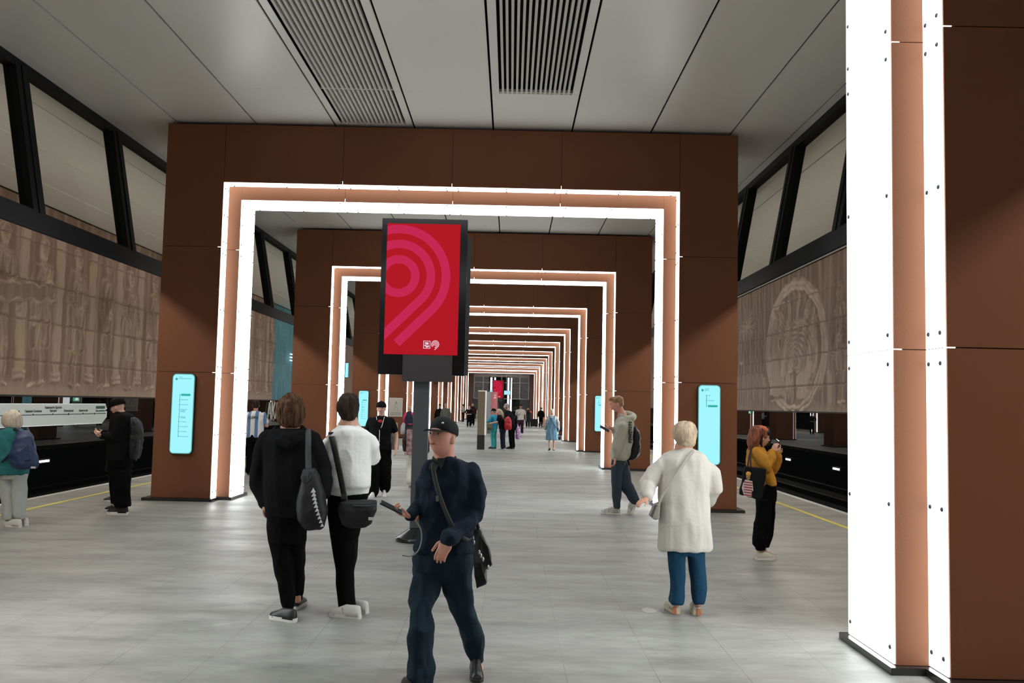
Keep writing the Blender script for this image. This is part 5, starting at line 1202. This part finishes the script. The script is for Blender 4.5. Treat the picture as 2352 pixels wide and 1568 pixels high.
shoe(f.root,Vector((al.x-.13,yk-.10,0)),86,.33,CANV,SOLEW,th=.04); shoe(f.root,Vector((ar.x-.10,yk+.22,0)),80,.31,CANV,SOLEW,th=.04)
f.done()
b=MB(); sil(b,yk,[(1400,1440,320,.2),(1385,1480,370,.28),(1385,1505,450,.32),(1385,1500,560,.34),(1385,1480,680,.34),(1385,1455,755,.26)],Kc); bg=b.remesh('bag_body',NYLB,.012,None,smooth=3,fold=.014,fold_scale=(8,8,8))
b=MB(); b.tube(pts(yk,Kc,[(1440,330,-.1),(1490,400,-.14),(1515,500,-.12),(1505,540,-.1)]),.010,8); b.tube(pts(yk,Kc,[(1480,560,-.12),(1470,700,-.14),(1440,770,-.12)]),.010,8); st=b.build('straps',mat('grey_strap',(.05,.05,.05),.5))
own('backpack','black backpack on the man in black cap at the left track','backpack',bg.data.vertices[0].co.x,yk,1.0,[bg,st])
phone_at(at(*Kc(1020,488),yk-.05),(-.3,0,1),(-.95,0,.30),'phone held by the man in black cap at the left track',.16,.08)

# ================================================================== blond woman with the navy rucksack at the left edge
yl=12.30; f=Fig('blond woman in teal jacket and pale trousers at the left edge of the view',-5.53,yl)
hl_=at(*Kc(128,335),yl); HRl=rotz(12)
b=MB(); head_shape(b,hl_,HRl,.98)
n_=at(*Kc(130,420),yl); b.tube([hl_+Vector((0,-.01,-.04)),n_,n_+Vector((0,0,-.1))],[.055,.06,.08],14)
pv=at(*Kc(140,930),yl); b.tube([n_,at(*Kc(140,650),yl),pv],[.08,.10,.09],14)
sl,el,wl=pts(yl,Kc,[(20,520,0),(-90,700,0),(-60,850,-.1)]); sr,er,wr=pts(yl,Kc,[(225,500,.05),(260,680,.12),(180,760,.25)])
b.tube([sl,el,wl],[.05,.04,.028],10); b.tube([sr,er,wr],[.05,.04,.028],10); hand(b,wl,(-.1,0,-1),(1,.3,0),1,.5,.9); hand(b,wr,(-.5,.6,-.2),(-1,0,0),1,.5,.9)
for s,x in ((-1,80),(1,200)):
    p=pts(yl,Kc,[(x,980,0),(x,1180,-.02),(x,1400,0)]); b.tube([pv,*p],[.07,.036,.03,.028],10)
b.remesh('body',SKIN_P,.009,f.root,smooth=4)
b=MB(); b.ell(hl_+Vector((0,.01,.02)),(.095,.105,.110),24,16)
sil(b,yl,[(80,180,258,.14),(45,212,290,.22),(32,224,335,.24),(30,226,380,.22),(50,222,412,.17,-.01),(70,205,432,.10,-.02)],Kc)
b.remesh('hair',WHITEH,.009,f.root,smooth=2,fold=.014,fold_scale=(22,22,8))
b=MB()
sil(b,yl,[(80,190,420,.20),(20,245,455,.30),(-15,272,510,.34),(-20,280,600,.38),(-15,282,720,.40),(-5,284,840,.41),(0,284,918,.40)],Kc)
b.tube([sl,(sl+el)/2,el,wl],[.095,.095,.085,.06],14); b.tube([sr,(sr+er)/2,er,wr],[.09,.085,.08,.06],14)
b.remesh('fleece_jacket',TEALF,.012,f.root,fold=.020,fold_scale=(7,7,5))
b=MB()
sil(b,yl,[(2,280,890,.36),(5,276,960,.35)],Kc)
sil(b,yl,[(2,150,940,.30,0),(15,148,1040,.26,0),(28,150,1150,.23,0),(36,150,1260,.21,0),(38,150,1340,.21,0),(45,148,1395,.19,0)],Kc)
sil(b,yl,[(135,272,940,.30,0),(142,266,1040,.26,0),(148,260,1150,.23,0),(152,256,1260,.21,0),(155,250,1330,.21,0),(165,244,1375,.19,0)],Kc)
b.remesh('trousers',PALET,.012,f.root,fold=.018,fold_scale=(8,8,4))
shoe(f.root,ground(*Kc(70,1478))+Vector((.02,.04,0)),70,.29,SHOEW,SOLEW); shoe(f.root,ground(*Kc(205,1460))+Vector((0,.10,0)),40,.28,SHOEW,SOLEW)
f.done()
b=MB(); sil(b,yl,[(200,300,450,.10,-.22),(165,345,520,.18,-.25),(140,370,620,.24,-.27),(112,392,720,.27,-.28),(120,398,800,.27,-.28),(165,382,860,.20,-.27)],Kc); bg=b.remesh('bag_body',NYL,.011,None,smooth=3,fold=.016,fold_scale=(7,7,7))
b=MB(); b.tube(pts(yl,Kc,[(140,438,-.02),(170,440,-.14),(220,470,-.2),(245,500,-.26)]),.022,8); b.tube(pts(yl,Kc,[(195,600,-.3),(120,690,-.26),(40,770,-.22),(-10,830,-.1)]),.016,8); b.tube(pts(yl,Kc,[(260,440,-.12),(290,430,-.18),(330,520,-.25),(350,600,-.3)]),.016,8); st=b.build('straps',mat('navy_strap',(.008,.015,.04),.7))
b=MB(); b.prism(pts(yl,Kc,[(205,680,-.415),(300,600,-.405),(330,760,-.42),(250,770,-.425)]),(0,.02,0)); pk=b.build('front_pocket',NYL)
b=MB(); c0=at(*Kc(352,845),yl-.38); b.box(c0+Vector((-.03,-.004,-.012)),c0+Vector((.03,0,.012))); lb=b.build('white_tag',SOLEW)
own('rucksack','navy blue rucksack on the back of the blond woman in teal','backpack',bg.data.vertices[0].co.x,yl-.3,1.0,[bg,st,pk,lb])

# ================================================================== smaller figures, one builder in their own frame
def walker(label,x,y,yaw,h,top,legs,hair,skin=SKIN,stride=0.0,sleeve='long',arms=('down','down'),shoes=SHOEB,soles=SOLEB,hat=None,long_hair=False,dress=None,lean=0,vx=.016,girth=1.0,legs_bare=False,extra=None,group=None,wide=1.0):
    """figure of height h facing +y in its own frame, turned by yaw; arms: down, phone, fwd, face, hip, up"""
    f=Fig(label,x,y,group); k=h/1.75; Rz=rotz(yaw); L0=Vector((x,y,0))
    def W(a,b_,c): 
        v=Vector((a,b_+math.tan(math.radians(lean))*max(0,c-.9),c))*k; return L0+Rz@v
    hc=W(0,.02,1.61); HR=Rz@Matrix.Rotation(math.radians(-10 if 'phone' in arms else 0),3,'X')
    b=MB(); head_shape(b,hc,HR,k*.98); b.tube([W(0,-.005,1.57),W(0,0,1.48),W(0,0,1.40)],[.052*k,.055*k,.075*k],12)
    b.tube([W(0,0,1.42),W(0,0,1.2),W(0,0,.95)],[.08*k,.085*k,.08*k],12)
    ft={}
    for s in (-1,1):
        sy=s*stride; hip=W(s*.09,0,.92); kn=W(s*.10,sy*.30+(.05 if stride else 0),.50); an=W(s*.10,sy*.55-.04,.09+(.07 if sy<0 else 0)); ft[s]=(hip,kn,an)
        b.tube([hip,kn,an],[.04*k,.035*k,.03*k] if not legs_bare else [.075*k,.055*k,.036*k],12)
        if shoes is None: b.ell(an+Rz@Vector((0,.06,-.05))*k,(.04*k,.11*k,.03*k),12,8,rot=Rz)
    AR={}
    for s,a in zip((-1,1),arms):
        sh=W(s*.168*girth,0,1.385)
        if a=='down': e_,w_,d,n=W(s*.26*girth,-.02-s*stride*.12,1.13),W(s*.27*girth,.05-s*stride*.35,.88),(0,.15,-1),(-s,0,0)
        elif a=='phone': e_,w_,d,n=W(s*.24*girth,-.02,1.13),W(s*.08,.27,1.16),(-s*.3,.9,.25),(0,0,1)
        elif a=='fwd': e_,w_,d,n=W(s*.25*girth,.10,1.18),W(s*.20,.38,1.12),(0,1,-.1),(0,0,-1)
        elif a=='face': e_,w_,d,n=W(s*.26*girth,.14,1.20),W(s*.10,.22,1.44),(-s*.3,.1,1),(0,-1,0)
        elif a=='hip': e_,w_,d,n=W(s*.36*girth,-.08,1.17),W(s*.20,.06,1.02),(-s,.4,-.3),(0,0,-1)
        elif a=='up': e_,w_,d,n=W(s*.42,.08,1.34),W(s*.66,.16,1.30),(s,.2,0),(0,0,-1)
        AR[s]=(sh,e_,w_); b.tube([sh,e_,w_],[.048*k,.038*k,.028*k],10)
        hand(b,w_,Rz@Vector(d),Rz@Vector(n),-s,.5,k*.95,fr=max(.0085,vx*.55))
    b.remesh('body',skin,vx*.75,f.root,smooth=3)
    if vx<.013: face_parts(f.root,hc,HR,k*.98)
    if hair:
        b=MB(); b.ell(hc+HR@Vector((0,-.015,.035))*k,(.086*k,.100*k,.096*k),18,12,rot=HR)
        if long_hair: b.tube([W(0,-.05,1.62),W(0,-.09,1.50),W(0,-.10,1.40)],[.09*k,.085*k,.05*k],12,flat=(1,1))
        else: b.ell(hc+HR@Vector((0,-.035,-.01))*k,(.082*k,.078*k,.075*k),16,10,rot=HR)
        b.remesh('hair',hair,vx*.7,f.root,smooth=1)
    if hat: cap(f.root,hc,HR,hat[0],k*1.06,back=hat[1])
    g=girth; b=MB(); R_=[]
    hem=.86 if not dress else dress
    for z,rx,ry in ((hem,.185*g*(1 if not dress else 1.25),.135*g*(1 if not dress else 1.3)),(1.0,.175*g,.135*g),(1.15,.175*g,.13*g),(1.30,.20*g,.125*g),(1.39,.195*g,.11*g),(1.44,.13*g,.09*g),(1.475,.075,.075)):
        R_.append(ringh(W(0,0,z),rx*k,ry*k,22,yaw=math.radians(yaw)))
    if dress and dress<.8: R_.insert(1,ringh(W(0,0,(dress+1.0)/2),.20*g*k,.16*g*k,22,yaw=math.radians(yaw)))
    b.rings(R_)
    for s in (-1,1):
        sh,e_,w_=AR[s]
        if sleeve=='long': b.tube([sh,e_,w_],[.064*k,.060*k*wide,.046*k*wide],12)
        elif sleeve=='short': b.tube([sh,sh*.35+e_*.65],[.064*k,.064*k],12)
    b.remesh('top' if not dress else 'dress',top,vx,f.root,fold=.016,fold_scale=(7,7,4))
    if not legs_bare:
        b=MB(); b.rings([ringh(W(0,0,z),rx*k,ry*k,22,yaw=math.radians(yaw)) for z,rx,ry in ((.74,.165*g,.12*g),(.88,.172*g,.128*g),(1.0,.16*g,.12*g))])
        for s in (-1,1):
            hip,kn,an=ft[s]; b.tube([hip,kn,an+Vector((0,0,.0))],[.10*k*g,.082*k*wide,.072*k*wide],14)
        b.remesh('trousers',legs,vx,f.root,fold=.012,fold_scale=(8,8,4))
    if shoes:
        for s in (-1,1):
            an=ft[s][2]; up_=max(0,an.z-.10*k); shoe(f.root,Vector((an.x,an.y,0))+Rz@Vector((0,.13*k,0)),yaw-s*6,.28*k,shoes,soles,pitch=24 if up_>.04 else 0)
    if extra: extra(f,W,k,Rz)
    f.done(); return W
def simple_bag(name,label,cat,W,c,r,m_,strap=None,group=None):
    b=MB(); p=W(*c); rx,ry,rz=r; b.rings([ringh(p+Vector((0,0,z*rz)),rx*q,ry*q,18,p=3.2) for z,q in ((-1,.72),(-.86,.95),(-.3,1.0),(.3,.92),(.75,.66),(1,.35))]); b.ell(p+Vector((-.02,-ry*.9,-rz*.35)),(rx*.7,ry*.35,rz*.4),12,8); b.tube([p+Vector((-.03,0,rz)),p+Vector((0,0,rz+.05)),p+Vector((.03,0,rz))],.010,6); o=b.remesh('bag_body',m_,.015,None,smooth=2,fold=.012,fold_scale=(9,9,9)); parts=[o]
    if strap: b=MB(); b.tube([W(*q) for q in strap],.012,8); parts.append(b.build('strap',m_))
    return own(name,label,cat,p.x,p.y,p.z-r[2],parts,group)
# person in brown jacket just behind the man in black cap
walker('person in dark brown jacket mostly hidden behind the man in black cap',-5.52,15.5,100,1.62,cloth('dark_brown_jacket',(.020,.015,.011)),BLK2,None,hat=(BLK,False),arms=('phone','phone'),dress=.55,vx=.014,girth=1.1,shoes=SHOEB,soles=SOLEW)
# man in the striped football shirt
def jersey(f,W,k,Rz):
    c=W(-.02,-.150,1.30); M4=Matrix.Translation(c+Vector((-.09*0,0,0)))@rotz(12).to_4x4()@Matrix(((1,0,0,-.13),(0,0,-1,0),(0,1,0,0),(0,0,0,1)))
    text_mesh('К.ОВА',.075,INK,M4,'shirt_lettering',f.root,.001,'LEFT',.003)
JER=cloth('white_jersey',(.72,.72,.72)); nt=JER.node_tree; g=NG(nt); tc=nt.nodes.new('ShaderNodeTexCoord'); sp=nt.nodes.new('ShaderNodeSeparateXYZ'); nt.links.new(tc.outputs['Object'],sp.inputs[0])
fr_=g.math('ABSOLUTE',g.math('SUBTRACT',g.math('FRACT',g.math('ADD',g.math('DIVIDE',sp.outputs[0],.17),.12)),.5)); nt.links.new(g.mix(g.math('LESS_THAN',fr_,.21),(.72,.72,.72),(.12,.23,.40)),nt.nodes['Principled BSDF'].inputs['Base Color'])
STR=cloth('striped_top',(.70,.69,.66)); nt=STR.node_tree; g=NG(nt); tc=nt.nodes.new('ShaderNodeTexCoord'); sp=nt.nodes.new('ShaderNodeSeparateXYZ'); nt.links.new(tc.outputs['Object'],sp.inputs[0])
nt.links.new(g.mix(g.math('LESS_THAN',g.math('FRACT',g.math('DIVIDE',sp.outputs[2],.055)),.38),(.70,.69,.66),(.05,.06,.07)),nt.nodes['Principled BSDF'].inputs['Base Color'])
W_=walker('man in white and light blue striped football shirt by the far left track',-4.86,21.4,12,1.76,JER,BLK2,BROWNH2,sleeve='short',arms=('phone','phone'),vx=.012,girth=1.12,extra=jersey)
b=MB(); p=W_(-.33,.02,1.0); b.prism([p+Vector((-.18,0,.0)),p+Vector((.17,0,.0)),p+Vector((.10,0,.38)),p+Vector((-.10,0,.40))],(0,.10,0)); o=b.remesh('bag_body',mat('white_plastic',(.62,.62,.60),.4),.012,None,fold=.012,fold_scale=(7,7,3)); 
for o_ in (o,): o_.data.transform(Matrix.Translation((0,0,-.30)))
own('plastic_bag','white carrier bag held by the man in the striped football shirt','bag',p.x,p.y,.72,[o])
# man in the backward cap
def lanyard(f,W,k,Rz):
    b=MB(); b.tube([W(-.075,.10,1.46),W(-.04,.135,1.30),W(0,.145,1.20)],.006,6); b.tube([W(.075,.10,1.46),W(.04,.135,1.30),W(0,.145,1.20)],.006,6); b.tube([W(0,.145,1.20),W(.0,.15,1.0),W(.05,.15,.93)],.006,6); b.build('white_cable',SOLEW,f.root)
    b=MB(); b.ell(W(0,.115,1.375),(.05*k,.02,.03*k),10,8); b.build('red_undershirt',mat('undershirt_red',(.4,.02,.02),.8),f.root)
W_=walker('man in backward black cap, black t-shirt and wide black trousers walking this way',-1.31,17.12,180,1.78,BLK,BLK2,None,skin=SKIN_P,sleeve='short',arms=('down','down'),hat=(BLK,True),vx=.012,girth=1.12,shoes=SHOEW,soles=SOLEW,wide=1.5,stride=.12,extra=lanyard)
b=MB(); p=W_(-.22,-.14,1.10); b.prism([p+Vector((-.09,0,-.25)),p+Vector((.10,0,-.25)),p+Vector((.06,0,.25)),p+Vector((-.06,0,.25))],(0,.10,0)); o=b.remesh('bag_body',mat('tan_canvas',(.30,.26,.22),.8),.012,None,fold=.01,fold_scale=(8,8,8)); own('backpack','tan and black bag showing behind the man in backward cap','bag',p.x,p.y,.85,[o])
# woman in pink sleeves and navy vest
def vest(f,W,k,Rz):
    b=MB(); b.rings([ringh(W(0,0,z),rx*k,ry*k,22,yaw=0) for z,rx,ry in ((.90,.195,.15),(1.1,.195,.15),(1.3,.20,.145),(1.42,.15,.12),(1.48,.09,.09))]); b.remesh('navy_vest',cloth('navy_vest',(.02,.035,.055)),.016,f.root,fold=.014,fold_scale=(8,8,8))
W_=walker('woman with blond hair in navy vest and bright pink sleeves walking away',-3.28,39.8,-5,1.62,cloth('pink_wool',(.85,.06,.25)),cloth('charcoal_trousers',(.03,.035,.035)),BLOND,stride=.35,extra=vest,vx=.018,shoes=SHOEB,soles=SOLEW)
simple_bag('shopping_bag','pale plastic bag in the left hand of the woman in pink sleeves','bag',W_,(-.28,.05,.66),(.13,.08,.24),mat('pale_plastic',(.5,.52,.56),.4),[(-.27,.03,.88),(-.28,.04,.72)])
# person in brown jacket behind the pole
W_=walker('person in brown jacket and cream trousers walking away, half hidden by the grey pole',-.86,19.2,0,1.50,cloth('brown_bomber',(.045,.033,.028)),cloth('cream_trousers',(.52,.49,.40)),GREYH,stride=.35,vx=.013,girth=1.05,shoes=mat('brown_shoe',(.05,.025,.018),.5),soles=SOLEW,wide=1.2)
b=MB(); p=W_(.0,-.24,1.12); b.box(p+Vector((-.17,-.10,-.28)),p+Vector((.17,.08,.24))); o=b.remesh('bag_body',mat('patch_canvas',(.22,.13,.12),.8,vary=(9,.9)),.012,None,smooth=8,fold=.01,fold_scale=(8,8,8)); own('backpack','patterned small backpack on the person half hidden by the grey pole','backpack',p.x,p.y,.85,[o])
# the group reading the tan stele
W_=walker('person in black hat and turquoise clothes pointing at the tan stele',.46,36.4,62,1.60,cloth('turquoise_shirt',(.03,.28,.42)),cloth('turquoise_trousers',(.05,.36,.36)),GREYH,arms=('fwd','down'),hat=(BLK,False),vx=.018,girth=1.1)
simple_bag('shoulder_bag','olive shoulder bag hanging at the side of the turquoise person','bag',W_,(-.26,.06,.98),(.12,.08,.16),mat('olive_canvas',(.14,.13,.08),.8),[(.1,0,1.43),(-.2,.1,1.1)])
W_=walker('woman in black t-shirt and navy trousers with blond hair, red backpack on her back',.83,35.7,72,1.60,BLK,cloth('navy_trousers',(.008,.014,.028)),BLOND,skin=SKIN_P,sleeve='short',arms=('fwd','fwd'),vx=.018,girth=1.1,shoes=SHOEW,soles=SOLEW,lean=14,long_hair=True)
simple_bag('backpack','bright red backpack beside the tan stele group','backpack',W_,(.0,-.28,1.12),(.15,.14,.25),mat('red_nylon',(.50,.012,.022),.5,bump=(9,.4)),[(-.12,.02,1.42),(-.1,-.2,1.3)])
W_=walker('tall grey haired person in black leaning in to read the stele',1.18,36.5,68,1.82,BLK,BLK2,GREYH,arms=('down','down'),vx=.018,girth=1.1,lean=18,shoes=SHOEB)
simple_bag('carrier_bag','pink and blue patterned carrier bag held by the leaning person in black','bag',W_,(.10,-.22,.62),(.09,.13,.26),mat('floral_plastic',(.45,.25,.55),.4,vary=(14,1.0)),[(.1,-.2,.95),(.1,-.22,.8)])
walker('person in a black hood further back between the group and the man in white',1.42,54.6,0,1.64,BLK,BLK2,BROWNH2,vx=.022)
# man in white shirt
W_=walker('man in loose white shirt and dark checked trousers walking this way with a phone',1.70,52.3,180,1.80,cloth('white_shirt',(.74,.72,.68)),cloth('plaid_trousers',(.045,.018,.035),vary=(12,.8)),BROWNH2,sleeve='short',arms=('down','phone'),vx=.020,girth=1.12,stride=.15,shoes=SHOEW,soles=SOLEW)
simple_bag('shoulder_bag','small black bag with a strap on the man in the white shirt','bag',W_,(.27,.06,1.0),(.12,.08,.10),NYLB,[(.12,.05,1.46),(.2,.1,1.25),(.25,.06,1.05)])
def sleeves_orange(f,W,k,Rz):
    for s in (-1,1):
        b=MB(); b.tube([W(s*.24,.05,1.32),W(s*.27,.14,1.22),W(s*.16,.2,1.36)],[.07,.07,.055],10); b.build('orange_sleeve',mat('orange_cloth',(.75,.13,.06),.8),f.root)
walker('person in dark dress with orange sleeves by the far right portals',2.5,71.5,180,1.62,cloth('dark_teal_dress',(.012,.03,.035)),BLK2,BROWNH2,arms=('face','face'),vx=.024,dress=.5,extra=sleeves_orange)
W_=walker('person in dark red cap and black clothes pulling a suitcase far right',3.55,72.6,180,1.60,BLK,BLK2,None,skin=SKIN,hat=(mat('dark_red_cap',(.06,.01,.012),.8),False),vx=.024,arms=('down','down'))
b=MB(); b.box((2.72,72.5,.06),(3.30,72.8,.66)); o=b.remesh('shell',NYLB,.02,None,smooth=6); b=MB(); b.tube([(3.2,72.65,.62),(3.28,72.65,.95)],.015,6); h_=b.build('handle',METAL); b=MB(); b.tube([(2.8,72.5,.045),(2.8,72.8,.045)],.045,8); b.tube([(3.2,72.5,.045),(3.2,72.8,.045)],.045,8); w_=b.build('wheels',SOLEB)
own('suitcase','black suitcase standing between the two dark figures far right','suitcase',3.0,72.65,0,[o,h_,w_])
# woman in the denim pinafore
def stripes(f,W,k,Rz):
    b=MB(); b.rings([ringh(W(0,0,z),rx*k,ry*k,22,yaw=0) for z,rx,ry in ((.44,.26,.19),(.75,.235,.18),(1.0,.205,.155),(1.15,.195,.150),(1.28,.15,.145),(1.36,.11,.14))]); b.remesh('denim_pinafore',cloth('light_denim',(.13,.25,.34)),.018,f.root,fold=.03,fold_scale=(7,7,1.5))
    for s in (-1,1):
        b=MB(); b.tube([W(s*.09,-.13,1.30),W(s*.10,-.10,1.43),W(s*.10,.0,1.475)],.018,8); b.build('pinafore_strap',_m['light_denim'],f.root)
W_=walker('white haired woman in striped top and blue denim pinafore dress walking away',2.76,35.95,0,1.64,STR,None,WHITEH,skin=SKIN,legs_bare=True,arms=('down','down'),vx=.018,stride=.25,shoes=mat('slipper',(.45,.38,.30),.6),soles=SOLEB,extra=stripes,wide=1.15)
b=MB(); b.tube([W_(-.12,-.12,1.44),W_(.0,-.19,1.2),W_(.2,-.17,.92)],.014,8); o=b.build('strap',NYL); b=MB(); b.ell(W_(.26,.0,.9),(.05,.11,.12),12,8); o2=b.build('bag_body',NYL); own('crossbody_bag','navy bag strap crossing the back of the denim dress woman','bag',2.9,35.9,.7,[o2,o])
# pair walking off behind the walking man's cap
walker('dark haired person in black jacket far away left of the walking man',-2.92,52.0,165,1.72,BLK,BLK2,BROWNH2,vx=.024)
walker('grey haired person in khaki jacket far away above the walking man',-2.45,50.2,175,1.78,cloth('khaki_jacket',(.12,.11,.095)),cloth('khaki_jacket2',(.05,.05,.045)),GREYH,vx=.024,sleeve='long')
def scarf(f,W,k,Rz):
    b=MB(); b.rings([ringh(W(0,0,z),rx,ry,16) for z,rx,ry in ((1.36,.21,.12),(1.42,.18,.11),(1.48,.09,.08))]); b.build('pale_shoulders',mat('pale_cloth',(.4,.37,.33),.8),f.root)
    b=MB(); b.rings([ringh(W(0,0,z),.185,.145,20) for z in (1.0,1.04)]); b.build('white_belt',mat('white_belt',(.6,.6,.58),.6),f.root)
walker('person in black outfit with a white belt standing in the far middle',-2.02,69.4,180,1.66,BLK,BLK2,mat('red_hair',(.12,.03,.015),.7),skin=SKIN_P,vx=.024,extra=scarf,arms=('face','hip'))
walker('dark haired person standing behind the white belt person',-1.95,74.0,180,1.86,cloth('maroon_top',(.04,.015,.012)),BLK2,BROWNH2,vx=.028)
walker('person with pale top and dark trousers at the far left portals',-3.45,88.0,90,1.72,cloth('pale_blue_top',(.35,.38,.40)),BLK2,BROWNH2,vx=.028,arms=('phone','phone'))
# parked scooter behind the right portal light strips
e=empty('stroller',(3.80,47.0,0)); tag(e,'dark folded stroller by the right portals behind the denim dress woman','stroller')
q=MB(); q.tube([(-.12,0,.1),(.10,.0,.95),(.22,0,1.02)],.016,8); q.tube([(.18,0,.1),(-.10,.0,.62)],.016,8); q.build('frame',NYLB,e)
q=MB(); q.ell((.0,.05,.55),(.20,.16,.14),14,10); q.build('seat',NYLB,e)
for x in (-.14,.2):
    q=MB(); q.tube([(x,-.03,.09),(x,.03,.09)],.085,16,round_ends=False,upv=(1,0,0)); q.build('wheel',SOLEB,e)
